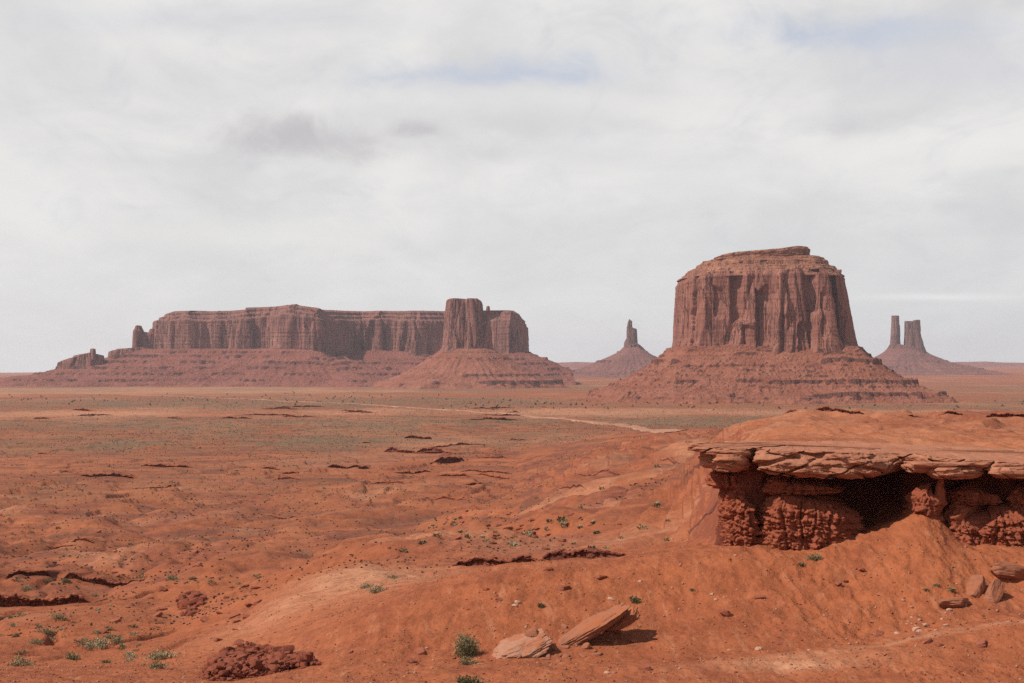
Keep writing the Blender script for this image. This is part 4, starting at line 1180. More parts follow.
def build_promontory():
    root = thing('rock_ledge', 'overhanging red rock ledge with a tan slab cap over crumbling lower bands, at right', 'rock ledge', (wx(880, 114), 114, -14.5))
    PX = lambda P: 512 + F * P[:, 0] / np.maximum(P[:, 1], 1)
    TOPX, TOPZ = [686, 700, 730, 760, 850, 900, 930, 980, 1024, 1150], [-6.12, -6.2, -6.35, -6.45, -6.6, -6.85, -7.0, -7.25, -7.45, -7.9]
    topz = lambda P: np.interp(PX(P), TOPX, TOPZ) + 0.20 * fbm(P[:, 0] / 2.4, P[:, 1] / 2.4, octv=4, seed=2)
    # top sheet
    sheet = pxp([(689, 112.6), (693, 111.0), (703, 110.4), (716, 110.2), (730, 110.0), (746, 110.2), (750, 112.2), (755, 112.4), (759, 110.4), (764, 109.8), (800, 109.5), (840, 109.6), (872, 110.0), (882, 111.6), (896, 112.6), (918, 112.4), (926, 111.0),
                 (940, 111.0), (962, 110.5), (1000, 110.2), (1030, 110.4), (1100, 109.8), (1150, 112), (1150, 129), (1000, 128), (880, 127.5), (800, 126.5), (750, 124.5), (715, 119), (696, 115)])
    KX = [686, 700, 716, 735, 750, 755, 761, 770, 800, 840, 870, 886, 900, 925, 960, 1024, 1150]
    KT = [0.42, 0.5, 0.62, 0.62, 0.60, 0.8, 1.55, 1.85, 2.0, 2.05, 1.95, 1.5, 0.75, 0.62, 0.70, 0.85, 0.9]

    def cap_offs(t, s, P, N, z):
        th = np.interp(PX(P), KX, KT)
        k_ = sstep(0.8, 1.7, th)
        zz = z + 0 * s
        o = k_ * (0.55 * sstep(0.0, 0.22, t) - 1.25 * sstep(0.42, 1.0, t) ** 1.3) + (1 - k_) * (0.12 * sstep(0, 0.3, t) - 0.30 * sstep(0.6, 1.0, t))
        sw = s + 0.8 * fbm(s / 2.5, zz / 0.8, octv=3, seed=703)
        zt_ = zz + 0.16 * fbm(s / 3.5, zz * 0, octv=3, seed=704) + 0.035 * s * np.sign(fbm(s / 9, zz * 0, octv=1, seed=705))
        c1, c2, cid = worley(sw / 1.9, zt_ / 0.34, 706)
        d1, d2, did = worley(sw / 0.7, zt_ / 0.13, 707)
        o = o + (0.42 * (cid - 0.5) * sstep(0, 0.08, c2 - c1) - 0.10 * sstep(0.07, 0.0, c2 - c1)) * (0.45 + 0.55 * k_) + 0.13 * (did - 0.5) + 0.16 * fbm(s / 1.2, zz / 0.3, octv=4, seed=708)
        o = o + 0.75 * fbm(s / 4.5, zz * 0 + 2, octv=4, seed=709)
        for ang, sd in ((1.6, 710), (-2.2, 711)):
            cr = np.abs(perlin(s / 4.3 + ang * zz * 0.35, zz * 0.25 + sd, seed=sd))
            o = o - 0.55 * sstep(0.045, 0.0, cr)
        return o
    loft('caprock', sheet, lambda P: topz(P) - np.interp(PX(P), KX, KT) + 0.14 * fbm(P[:, 0] / 1.1, P[:, 1], octv=3, seed=3), topz, 46, 0.075, cap_offs, M_SLAB, root, cap=[0.015, 0.03, 0.06, 0.1, 0.16, 0.25, 0.4, 0.6, 0.8], caph=0.10, capn=0.22, smooth=False)

    # blocks and thin plates hung below the sheet
    specs = [([(714, 112.0), (718, 110.3), (730, 109.8), (741, 110.3), (744, 112), (740, 117), (716, 116)], -8.15, -6.75, 0.30, 721),
             ([(701, 113.6), (706, 112.0), (716, 111.4), (722, 113), (716, 117), (705, 116)], -8.0, -6.7, 0.18, 722),
             ([(905, 111.8), (910, 110.5), (925, 110.2), (934, 111.2), (930, 116), (908, 116)], -8.25, -7.45, 0.22, 723),
             ([(931, 110.8), (936, 109.4), (952, 109.0), (968, 109.5), (980, 110.6), (975, 116), (936, 116)], -8.65, -7.75, 0.30, 724),
             ([(910, 109.9), (925, 109.5), (950, 109.5), (975, 109.6), (990, 110.0), (988, 114), (915, 114)], -7.78, -7.4, 0.10, 725),
             ([(991, 110.4), (1000, 109.3), (1030, 109.0), (1080, 109.2), (1090, 114), (995, 116)], -8.6, -7.75, 0.30, 726),
             ([(741, 112.2), (744, 111.4), (749, 111.3), (751, 113.2), (743, 113.4)], -8.1, -6.9, 0.1, 727)]
    for pts, zb, zt_, bl, sd in specs:
        loft('slab_block', pxp(pts), zb, zt_, 20, 0.07, slab_offs(0.20, sd, bl), M_SLAB, root, caph=0.02, smooth=False)
    # recessed inner wall, its rock colour darkened to deepen the cave shadow
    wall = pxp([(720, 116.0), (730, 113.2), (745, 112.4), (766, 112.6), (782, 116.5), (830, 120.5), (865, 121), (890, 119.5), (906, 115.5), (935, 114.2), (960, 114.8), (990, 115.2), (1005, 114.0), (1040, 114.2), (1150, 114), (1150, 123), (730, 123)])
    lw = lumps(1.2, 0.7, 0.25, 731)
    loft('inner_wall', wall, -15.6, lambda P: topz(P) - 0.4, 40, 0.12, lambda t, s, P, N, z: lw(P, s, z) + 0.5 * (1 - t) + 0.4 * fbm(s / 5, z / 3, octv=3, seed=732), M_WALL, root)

    def band(pts, zb, zt_, sd, sx=0.62, sz=0.8, amp=0.40, lean=1.1, nz=34, rnd=0.35, mat=M_BAND):
        lp = lumps(sx, sz, amp, sd)

        def offs(t, s, P, N, z):
            return lp(P, s, z) - 1.7 * np.clip(-N[:, 0] - 0.2, 0, 1) * (1 - t) * (sd == 743) + 0.5 * fbm(s / 2.2, s * 0 + sd, octv=2, seed=sd + 4) + lean * (0.62 - t) - rnd * 2.2 * sstep(0.72, 1.0, t) ** 2 - 0.5 * sstep(0.22, 0.0, t)
        zw = lambda P: (zt_(P) if callable(zt_) else zt_) + 0.22 * fbm(P[:, 0] / 0.9, P[:, 1] / 0.9, octv=3, seed=sd + 9)
        loft('mudstone_band', pxp(pts), zb, zw, int(nz * 1.25), 0.06, offs, mat, root, caph=0.35, capn=0.15, smooth=False)

    # upper knobby band left of the cave, its dark return, then the big lower bands
    band([(766, 113.2), (769, 111.2), (785, 110.6), (805, 110.5), (825, 110.9), (838, 111.9), (842, 114.5), (835, 117), (768, 117)], -10.0, lambda P: np.interp(PX(P), [766, 780, 820, 842], [-8.5, -8.75, -9.2, -9.6]), 741, nz=26, lean=0.7)
    band([(708, 114.8), (711, 113.6), (718, 112.6), (730, 112.4), (744, 112.8), (752, 114), (748, 118), (712, 118)], -9.75, lambda P: np.interp(PX(P), [703, 715, 735, 752], [-8.35, -8.3, -8.5, -8.8]), 742, nz=26, lean=0.2)
    band([(714, 115.4), (716, 113.8), (722, 111.8), (735, 110.8), (748, 110.4), (757, 110.9), (760, 114), (752, 118), (716, 118)], -14.8, lambda P: np.interp(PX(P), [711, 720, 745, 760], [-9.8, -9.85, -10.0, -10.4]), 743, nz=52, lean=0.5)
    band([(755, 113.4), (758, 111.6), (775, 109.6), (800, 109.0), (825, 109.0), (848, 109.7), (860, 111.0), (864, 114), (855, 118), (760, 118)], -14.6, lambda P: np.interp(PX(P), [755, 775, 800, 840, 864], [-9.9, -10.0, -10.35, -10.8, -11.4]), 744, nz=52, lean=1.0)
    band([(722, 114.0), (728, 112.6), (738, 112.2), (744, 113), (740, 116), (726, 116)], -14.6, -12.4, 745, nz=26, amp=0.5, lean=0.6)
    # right of the cave
    band([(906, 114.0), (911, 111.0), (922, 109.9), (934, 109.8), (942, 111.2), (940, 117), (912, 117)], -12.6, lambda P: np.interp(PX(P), [908, 915, 930, 942], [-9.5, -9.4, -9.7, -10.0]), 746, nz=30, lean=0.8)
    band([(942, 113.6), (946, 111.8), (962, 111.2), (980, 111.3), (998, 111.8), (1003, 113.6), (998, 117), (946, 117)], -10.9, lambda P: np.interp(PX(P), [942, 960, 985, 1003], [-9.7, -9.55, -9.55, -10.2]), 747, nz=26, lean=0.6)
    band([(937, 113.2), (941, 111.2), (955, 109.6), (970, 109.2), (979, 109.9), (986, 109.3), (1005, 108.9), (1025, 109.2), (1050, 110.4), (1080, 111), (1080, 118), (940, 118)], -14.6, lambda P: np.interp(PX(P), [937, 945, 965, 980, 1000, 1024, 1080], [-10.6, -11.0, -11.7, -11.9, -11.4, -11.2, -11.2]), 748, nz=48, lean=1.2)
    band([(1006, 113.4), (1010, 111.6), (1030, 111.0), (1080, 111), (1085, 117), (1008, 117)], -11.6, lambda P: np.interp(PX(P), [1006, 1024], [-9.5, -9.7]), 749, nz=26, lean=0.5)
    # the thin pedestal that still holds up the plates
    band([(936, 112.2), (937.5, 110.9), (941.5, 110.8), (943, 112), (941, 113.5), (937, 113.4)], -11.2, -8.6, 750, sx=0.4, sz=0.9, amp=0.14, lean=0.45, nz=26, rnd=0.02)


build_promontory()


# ------------------------------------------------------------------ boulders, outcrops, ledges
def rock_mesh(name, size, seed, mat, n=26, power=0.55, rough=0.12, beds=0.0, parent=None, cuts=6, cutmin=0.62):
    """blocky stone: rounded box trimmed by planes, roughened; z up, centred"""
    r = np.random.default_rng(seed)
    bm = bmesh.new()
    bmesh.ops.create_cube(bm, size=2.0)
    bmesh.ops.subdivide_edges(bm, edges=bm.edges[:], cuts=n, use_grid_fill=True)
    V = np.array([v.co[:] for v in bm.verts])
    L = np.linalg.norm(V, axis=1, keepdims=True)
    V = V * (1 - power) + V / L * 1.18 * power
    for _ in range(cuts):
        nrm = r.normal(size=3); nrm /= np.linalg.norm(nrm)
        dd = r.uniform(cutmin, 1.0)
        s_ = V @ nrm
        V = V - np.where(s_ > dd, (s_ - dd) * 0.85, 0)[:, None] * nrm
    off = rough * fbm(V[:, 0] * 1.3 + seed, V[:, 1] * 1.3, V[:, 2] * 1.3, octv=4, seed=seed)
    off = off + rough * 0.5 * fbm(V[:, 0] * 4, V[:, 1] * 4, V[:, 2] * 4, octv=3, seed=seed + 3, gain=0.6)
    V = V * (1 + off)[:, None]
    if beds:
        b = perlin(V[:, 2] * 5 + 0.3 * fbm(V[:, 0], V[:, 1], octv=2, seed=seed), V[:, 0] * 0.4, seed=seed + 8)
        V[:, :2] *= (1 + beds * b)[:, None]
    V = V * np.array(size)
    for v, c in zip(bm.verts, V):
        v.co = c
    me = bpy.data.meshes.new(name)
    bm.to_mesh(me); bm.free()
    for p in me.polygons:
        p.use_smooth = True
    me.materials.append(mat)
    o = bpy.data.objects.new(name, me)
    COL.objects.link(o)
    if parent:
        o.parent = parent
    return o


def put(o, px, py, d, rot, sink=0.0):
    """place by direction and distance"""
    o.location = (wx(px, d), d, wz(py, d) - sink)
    o.rotation_euler = rot
    return o


SP = 95.0 / F        # metres per pixel near the boulders
# long tilted slab, propped up at its right end
b = rock_mesh('boulder', (50 * SP, 1.0, 5.8 * SP), 31, M_BOULDER, 52, 0.16, 0.24, 0.10, cuts=6, cutmin=0.88)
put(b, 583, 632, 95.5, (RAD(16), RAD(-31), RAD(-8)))
tag(b, 'long tilted slab of brown sandstone propped up at its right end on the slope', 'boulder')
b = rock_mesh('boulder', (21 * SP, 0.8, 4.6 * SP), 32, M_BOULDER, 36, 0.2, 0.22, 0.10, cuts=6, cutmin=0.85)
put(b, 620, 620, 96.2, (RAD(14), RAD(-28), RAD(4)))
tag(b, 'smaller slab leaning against the upper right end of the long tilted slab', 'boulder')
b = rock_mesh('boulder', (31 * SP, 1.5, 7.5 * SP), 33, M_PALEB, 44, 0.3, 0.26, 0.12, cuts=7, cutmin=0.75)
put(b, 519, 650, 93.2, (RAD(6), RAD(-16), RAD(10)))
tag(b, 'low bleached boulder at the lower left end of the long tilted slab', 'boulder')
b = rock_mesh('boulder', (6.5 * SP, 0.45, 5 * SP), 34, M_BOULDER, 14, 0.45, 0.16)
put(b, 533, 635, 94.0, (RAD(10), RAD(-8), 0.5))
tag(b, 'small dark rock sitting on top of the low bleached boulder', 'rock')
b = rock_mesh('rock', (5 * SP, 0.28, 2.8 * SP), 35, M_BOULDER, 10, 0.4, 0.14)
x, y, z = hit(585, 648)
b.location = (x, y, z + 0.08); b.rotation_euler = (0, RAD(-18), 0.2)
tag(b, 'loose chunk lying below the middle of the long tilted slab', 'rock')

for i in range(26):
    px, py = random.choice([(random.uniform(492, 560), random.uniform(655, 663)), (random.uniform(560, 640), random.uniform(628, 656)), (random.uniform(548, 600), random.uniform(646, 660))])
    x, y, z = hit(px, py)
    if i == 0:
        frag = rock_mesh('rock', (0.22, 0.18, 0.12), 37, M_BOULDER, 5, 0.4, 0.18)
        tag(frag, 'small broken fragment lying among the boulders at the foot of the slope', 'rock', 'fragments round the tilted slab')
        o = frag
    else:
        o = frag.copy(); COL.objects.link(o)
    k_ = random.uniform(0.35, 1.2)
    o.location = (x, y, z + 0.02); o.rotation_euler = (random.uniform(-.4, .4), random.uniform(-.4, .4), random.uniform(0, 6)); o.scale = (k_ * 1.3, k_, k_)

# three rounded blocks on the right slope
for (px, py, dd, sx, sy, szz, rot, sd, lab) in (
        (957, 603, 0, 16, 1.0, 5.0, (-0.2, -0.05, 0.05), 41, 'flat rounded boulder lying level, left of two upright ones on the right slope'),
        (977, 584, 0, 6.5, 0.7, 15, (-0.45, 0.60, 0.1), 42, 'upright leaning boulder beside the flat one on the right slope'),
        (993, 592, 0, 7, 0.7, 17, (-0.45, 0.52, -0.05), 43, 'upright boulder with a dark right edge, rightmost of three on the right slope'),
        (1014, 572, 0, 24, 1.3, 9, (-0.4, 0.15, 0.1), 44, 'half buried sandstone slab at the right edge, above the three boulders')):
    o = rock_mesh('boulder', (sx * 0.072, sy, szz * 0.072), sd, M_BOULDER, 22, 0.5, 0.16, 0.04, cuts=8, cutmin=0.7)
    x, y, z = hit(px, py + szz * 0.55)
    o.location = (x, y + sy * 0.45, z + szz * 0.072 * 0.22); o.rotation_euler = rot
    tag(o, lab, 'boulder')


def chunk(seed, n=4):
    """angular stone as arrays"""
    r = np.random.default_rng(seed)
    g = np.linspace(-1, 1, n + 1)
    V, Q = [], []
    for ax in range(3):
        for sg in (-1, 1):
            k0 = len(V)
            for a in g:
                for b_ in g:
                    p = [0, 0, 0]; p[ax] = sg; p[(ax + 1) % 3] = a; p[(ax + 2) % 3] = b_ * sg
                    V.append(p)
            for i in range(n):
                for j in range(n):
                    c = k0 + i * (n + 1) + j
                    Q.append((c, c + n + 1, c + n + 2, c + 1))
    V = np.array(V, float); Q = np.array(Q)
    L = np.linalg.norm(V, axis=1, keepdims=True)
    V = V * 0.6 + V / L * 0.45
    for _ in range(7):
        nr = r.normal(size=3); nr /= np.linalg.norm(nr)
        q = V @ nr; dd = r.uniform(0.5, 0.95)
        V = V - np.where(q > dd, q - dd, 0)[:, None] * nr
    return V * (1 + 0.12 * fbm(V[:, 0] * 1.5 + seed, V[:, 1] * 1.5, V[:, 2] * 1.5, octv=3, seed=seed))[:, None], Q


CHUNKS = [chunk(900 + i) for i in range(12)]


def crag(label, outline, d0, stretch, n, smin, smax, seed, mat, lift=0.3):
    """rugged knot of broken rock bursting out of the soil: interlocked angular blocks, outline given in the plan"""
    r = np.random.default_rng(seed)
    P = np.array([hit(px, py, 80)[:2] for px, py in outline])
    lo, hi = P.min(0), P.max(0)
    Vs, Qs, k0, cnt_ = [], [], 0, 0
    while cnt_ < n:
        x, y = r.uniform(lo[0], hi[0]), r.uniform(lo[1], hi[1])
        dd = dist_poly(np.array([x]), np.array([y]), P)[0]
        if dd > 0.15:
            continue
        inn = min(1.0, max(0.0, -dd) / 0.9)
        sz = (smin * 0.5 + (smax - smin * 0.5) * r.random() ** 3.2) * (0.45 + 0.55 * inn)
        V, Q = CHUNKS[r.integers(12)]
        a, b_, c = r.uniform(0, 6.28), r.normal(0, 0.25), r.normal(0, 0.25)
        M = np.array(Matrix.Rotation(a, 3, 'Z') @ Matrix.Rotation(b_, 3, 'X') @ Matrix.Rotation(c, 3, 'Y'))
        v = (V * np.array([sz * r.uniform(0.8, 1.4), sz, sz * r.uniform(0.5, 0.95)])) @ M.T
        v = v + np.array([x, y, gz(x, y) + sz * 0.02 + lift * inn * r.uniform(0.3, 1.0)])
        Vs.append(v); Qs.append(Q + k0); k0 += len(v)
        cnt_ += 1
    V = np.vstack(Vs)
    o = mesh_np('rock_outcrop', V, np.vstack(Qs), mat, smooth=False)
    b0 = Vector((float(P[:, 0].mean()), float(P[:, 1].mean()), float(V[:, 2].min())))
    o.data.transform(Matrix.Translation(-b0)); o.location = b0
    return tag(o, label, 'outcrop')


crag('rugged knot of broken dark red rock bursting from the slope at the lower left', [(200, 676), (210, 664), (235, 653), (262, 651), (290, 655), (318, 662), (322, 665), (290, 671), (262, 676), (230, 681), (205, 681)], 98, 1, 1700, 0.14, 0.46, 51, M_CRAG, 0.75)
crag('small jagged patch of dark red rock on the left flank of the pale knoll', [(177, 608), (179, 598), (190, 594), (203, 597), (206, 603), (196, 609)], 168, 1, 330, 0.4, 0.95, 52, M_CRAG, 0.5)
crag('small broken rock knob left of the pale knoll, below the jagged patch', [(182, 615), (186, 610), (196, 609), (200, 611), (190, 616)], 161, 1, 230, 0.4, 0.75, 53, M_CRAG, 0.15)


def ledge(label, px0, px1, py, hpx, seed, tilt=0.0, depth=None, dmin=100, thick=None, mat=M_LEDGE, over=0.35, full=False):
    """low broken rock step: overhanging lip above a crumbling riser"""
    xa, ya, za = hit(px0, py, dmin)
    xb, yb, zb_ = hit(px1, py + tilt, dmin)
    # keep it coherent in depth
    ym = hit((px0 + px1) / 2, py + tilt / 2, dmin)[1]
    ya = min(max(ya, ym * 0.93), ym * 1.07); yb = min(max(yb, ym * 0.93), ym * 1.07)
    xa, xb = wx(px0, ya), wx(px1, yb)
    h = hpx / F * ym
    dep = depth or max(h * 2.5, 0.035 * ym)
    n = int(min(420, max(60, abs(xb - xa) / max(h * 0.10, 0.06))))
    u = np.linspace(0, 1, n)
    arc = u * abs(xb - xa)
    fx = xa + (xb - xa) * u
    fy = ya + (yb - ya) * u + h * 1.3 * fbm(arc / (h * 7), u * 0 + seed, octv=4, seed=seed)
    end = sstep(0, 0.14 if full else 0.34, np.minimum(u, 1 - u) * 1.0)
    hv = h * end * np.clip(0.8 + 1.9 * fbm(arc / (h * 5), u * 0, octv=5, seed=seed + 2, gain=0.6), 0.55 if full else 0.0, 1.4)
    zg = zfun(fx, fy)
    lp = lumps(h * 0.45, h * 0.45, h * 0.26, seed + 4)
    rows = []
    for t_ in np.linspace(0, 1, 18):                       # riser, then the lip
        z_ = zg - 0.5 * h + (hv + 0.5 * h) * t_
        o_ = (lp(None, arc, z_) + h * over * sstep(0.66, 0.8, t_)) * (0.3 + 0.7 * end) - 0.2 * h * sstep(0.95, 1, t_)
        rows.append(np.stack([fx, fy - o_, z_], 1))
    lip = rows[-1]
    for t_ in (0.04, 0.1, 0.2, 0.35, 0.55, 0.8, 1.0):      # top running back into the soil
        y_ = lip[:, 1] + dep * t_
        zz = zfun(fx, y_)
        z_ = lip[:, 2] * (1 - t_) ** 1.5 + (zz - 0.25 * h) * (1 - (1 - t_) ** 1.5) + 0.10 * h * fbm(arc / h, u * 0 + t_ * 4, octv=3, seed=seed + 5)
        rows.append(np.stack([fx, y_, z_], 1))
    m_ = len(rows)
    V = np.stack(rows, 1).reshape(-1, 3)
    idx = np.arange(n * m_).reshape(n, m_)
    Q = np.stack([idx[:-1, :-1], idx[1:, :-1], idx[1:, 1:], idx[:-1, 1:]], -1)
    o = mesh_np('rock_step', V, Q, mat)
    b0 = Vector((float(fx.mean()), float(fy.mean()), float(zg.mean())))
    o.data.transform(Matrix.Translation(-b0)); o.location = b0
    return tag(o, label, 'rock ledge')


ledge('dark broken rock step in the hollow behind the near ridge, its left part', 450, 550, 566, 10, 61, -4, dmin=150, depth=14, over=0.4, mat=M_LEDGE, full=True)
ledge('dark broken rock step in the hollow behind the near ridge, its right part', 538, 636, 560.5, 11, 62, -3.5, dmin=150, depth=14, over=0.4, mat=M_LEDGE, full=True)
ledge('wide dark rock step on the middle plain, longest of the group there', 381, 450, 452, 4.8, 63, 2, full=True)
ledge('short dark rock step above the longest one on the middle plain', 403, 433, 438.5, 3.2, 64, 1, full=True)
ledge('tiny dark rock step left of the longest one on the middle plain', 361, 372, 443, 2.6, 65)
ledge('rounded dark rock step at the right end of the group on the middle plain', 430, 468, 463.5, 6, 66, -3)
ledge('faint rock step below and right of the middle plain group', 462, 490, 485, 3, 67)
ledge('thin broken rock step below the middle plain group, leaning right', 325, 371, 467, 3, 68, 2, full=True)
ledge('thin dark rock step on the left plain, lower of two', 78, 136, 476, 3.4, 69, 2.5, full=True)
ledge('thin rock step on the left plain, upper of two', 141, 192, 466, 2.8, 70, 2, full=True)
ledge('dark red rock step in the lower left wash, upper left', 5, 52, 578, 8, 71, 0, dmin=180, depth=16, over=0.3, mat=M_LEDGE, full=True)
ledge('dark red crumbling rock step in the lower left wash behind a row of bushes', 60, 140, 580, 7, 72, 1, dmin=180, depth=16, over=0.3, mat=M_LEDGE, full=True)
ledge('dark red rock step along the back of the low mound at the left edge', -20, 94, 606, 10, 73, -3, dmin=180, depth=16, over=0.3, mat=M_LEDGE, full=True)
ledge('dark caprock lip on the crest of the red ridge behind the big ledge', 779, 868, 413, 5, 74, 1.0, dmin=200, depth=12, over=0.5, full=True)
ledge('long dark caprock lip on the ridge crest at the right edge', 936, 1060, 418, 4.4, 75, 0.5, dmin=200, depth=12, over=0.5, full=True)
ledge('short faint rock lip on the ridge crest between the two dark lips', 905, 930, 416, 1.8, 76, 0.5, dmin=200, depth=10, over=0.7)
ledge('small rock step on the red swell left of the big ledge', 604, 632, 472, 2.5, 77, 1.5)
ledge('low rock step on the red swell, nearer than the small one', 556, 590, 490, 2.5, 78, 1)


gl = 'thin broken rock steps scattered over the red plain'
rl = random.Random(44)
n_l = 0
while n_l < 44:
    px, py = rl.uniform(-10, 690), rl.choice([rl.uniform(440, 500), rl.uniform(455, 550), rl.gauss(412, 5)])
    if 430 < px and py > 540 or py < 404 or (px > 560 and py < 440):
        continue
    wpx = rl.uniform(14, 75)
    ledge('thin broken rock step, one of many scattered over the red plain', px, px + wpx, py, rl.uniform(1.3, 2.6), 900 + n_l, rl.uniform(-1, 2.5), dmin=135, mat=rl.choice([M_LEDGE, M_BANK]))['group'] = gl
    n_l += 1

# ------------------------------------------------------------------ plants
def leaf_cloud(n, rx_, ry_, rz_, leaf, seed, up=0.6):
    """many small two-sided blades filling a rounded, ragged crown"""
    r = np.random.default_rng(seed)
    V, Q = [], []
    nb = max(5, n // 45)
    cen = r.normal(size=(nb, 3)); cen /= np.linalg.norm(cen, axis=1, keepdims=True)
    cen *= r.uniform(0.35, 0.85, (nb, 1)); cen[:, 2] = np.abs(cen[:, 2])
    for i in range(n):
        c = cen[r.integers(nb)] + r.normal(size=3) * 0.20
        c = c * np.array([rx_, ry_, rz_])
        c[2] = max(c[2], 0.02 * rz_)
        dirv = c / (np.linalg.norm(c) + 1e-6) * 0.6 + r.normal(size=3) * 0.5 + np.array([0, 0, up])
        dirv /= np.linalg.norm(dirv)
        side = np.cross(dirv, r.normal(size=3)); side /= np.linalg.norm(side)
        ln = leaf * r.uniform(0.6, 1.5); wd = ln * r.uniform(0.22, 0.4)
        k0 = len(V)
        V += [c - side * wd * 0.3, c + dirv * ln * 0.5 - side * wd, c + dirv * ln, c + dirv * ln * 0.5 + side * wd]
        Q.append((k0, k0 + 1, k0 + 2, k0 + 3))
    return np.array(V), np.array(Q)


def stems(n, rx_, ry_, rz_, rad, seed):
    r = np.random.default_rng(seed)
    V, Q = [], []
    for _ in range(n):
        a = r.uniform(0, 6.283); tip = np.array([rx_ * 0.7 * math.cos(a), ry_ * 0.7 * math.sin(a), rz_ * r.uniform(0.5, 0.85)])
        for k_ in range(3):
            p0 = tip * (k_ / 3) ** 1.0; p1 = tip * ((k_ + 1) / 3) ** 1.0
            k0 = len(V)
            for p, rr in ((p0, rad * (1 - k_ / 4)), (p1, rad * (1 - (k_ + 1) / 4))):
                for j in range(4):
                    V.append(p + np.array([rr * math.cos(j * 1.571), rr * math.sin(j * 1.571), 0]))
            for j in range(4):
                Q.append((k0 + j, k0 + (j + 1) % 4, k0 + 4 + (j + 1) % 4, k0 + 4 + j))
    return np.array(V), np.array(Q)


def shrub(label, loc, size, seed, mat, n=420, leaf=0.10, group=None, up=0.6, name='shrub'):
    root = thing(name, label, 'shrub', loc, group)
    rx_, ry_, rz_ = size
    V, Q = leaf_cloud(n, rx_, ry_, rz_, leaf, seed, up)
    f = mesh_np('foliage', V, Q, mat, smooth=False); f.parent = root
    V, Q = stems(12, rx_, ry_, rz_, 0.018, seed + 1)
    s_ = mesh_np('stem', V, Q, M_STEM, smooth=False); s_.parent = root
    return root


def at(px, py, dmin=78):
    x, y, z = hit(px, py, dmin)
    return (x, y, z - 0.04)


s0 = shrub('round grey-green shrub at the foot of the red slope left of the bleached boulder', at(466, 655), (0.95, 0.9, 1.45), 801, M_SAGE, 3000, 0.10)
s1 = shrub('low dry grass-green tuft just below the round shrub', at(467, 664), (0.75, 0.5, 0.35), 802, M_SAGE, 380, 0.12)
s2 = shrub('green tuft at the bottom edge of the photo below the round shrub', at(472, 684, 70), (1.0, 0.6, 0.5), 803, M_GREEN, 520, 0.12)
s3 = shrub('small green shrub just above the right end of the tilted slab', at(633, 603), (0.6, 0.5, 0.55), 804, M_GREEN, 480, 0.10)
s4 = shrub('tiny dark green shrub on the open red slope above the bleached boulder', at(541, 608), (0.36, 0.34, 0.30), 805, M_GREEN, 260, 0.08)
s5 = shrub('green shrub at the foot of the big ledge under its lower band', at(813, 559), (0.75, 0.5, 0.5), 806, M_GREEN, 420, 0.10)
dup(s4, at(802, 565), 1.0, (1.7, 1.2, 0.6), label='flat bright green tuft left of the shrub at the foot of the big ledge')
dup(s4, at(951, 592), 2.0, (1.3, 1.0, 0.9), label='tiny green tuft just above the flat rounded boulder on the right slope')
dup(s4, at(937, 586), 3.0, (0.8, 0.8, 0.6), label='tiny dark tuft above and left of the flat rounded boulder')
dup(s4, at(926, 591), 0.6, (0.9, 0.8, 0.5), label='tiny dark tuft furthest left of the flat rounded boulder')
dup(s4, at(692, 591), 0.6, (0.8, 0.8, 0.6), label='tiny lone tuft on the slope left below the big ledge')
s6 = shrub('sage bush on the pale knoll, larger of a pair', at(378, 592), (1.2, 0.8, 0.6), 807, M_SAGE, 520, 0.13)
dup(s6, at(366, 588), 1.0, (0.8, 0.7, 0.8), label='sage bush on the pale knoll, smaller left one of a pair')
dup(s6, at(392, 578), 2.0, (0.9, 0.8, 0.6), label='low sage bush at the upper right of the pair on the pale knoll')
s7 = shrub('pale green bush in the lower left wash, furthest right, on the sandy rise', at(166, 659), (1.9, 1.1, 0.75), 808, M_SAGE, 620, 0.15)
wash = [(27, 590, 1.2, 'grey-green bush at the left edge of the wash between two dark rock steps'), (48, 582, 0.9, 'small bush below the upper left rock step'),
        (66, 583, 1.8, 'wide sage bush below the gap between the two upper rock steps'), (142, 580, 1.6, 'sage bush at the right end of the crumbling rock step'),
        (172, 580, 1.1, 'sage bush on the flat right of the crumbling rock step'), (192, 580, 1.3, 'low wide sage bush furthest right on that flat'),
        (95, 597, 0.9, 'dark small bush above the low mound'), (57, 619, 0.9, 'dark low bush on the front of the low mound'),
        (108, 630, 1.1, 'sage bush in the middle of the wash'), (110, 638, 0.8, 'small sage bush just below the one in the middle of the wash'),
        (52, 636, 1.2, 'green bush among several in the middle left of the wash'), (16, 637, 1.0, 'sage bush near the left edge in the middle of the wash'),
        (36, 644, 0.8, 'small tuft below the green bush of the wash'), (91, 648, 1.3, 'green bush above the dark gully'),
        (72, 659, 1.5, 'sage bush at the lower end of the dark gully'), (20, 666, 1.1, 'low pale bush at the lower left corner'),
        (118, 642, 0.7, 'small dark tuft right of the middle of the wash'), (107, 663, 0.7, 'dark tuft right of the dark gully'),
        (158, 669, 0.8, 'small dark tuft at the bottom of the wash on the right')]
for i, (px, py, s, lab) in enumerate(wash):
    src = (s6, s7, s5)[i % 3]
    dup(src, at(px, py), i * 1.3, (s * 1.0, s * 0.95, s * 1.05), label=lab)

# scattered small sage, too alike to tell apart
NB = 0
gwash = 'small sage tufts scattered over the near wash'
lwash = 'small sage tuft, one of many scattered over the red wash at lower left'
low0 = shrub(lwash, at(40, 628), (0.5, 0.45, 0.4), 811, M_SAGE, 120, 0.13, group=gwash)
for _ in range(85):
    px, py = random.uniform(0, 260), random.choice([random.uniform(575, 585), random.uniform(600, 668), random.uniform(610, 660)])
    if 190 < px and py > 600:
        continue
    s = random.uniform(0.4, 1.2)
    dup(low0, at(px, py), random.uniform(0, 6), (s * 1.2, s, s * 0.9), group=gwash)

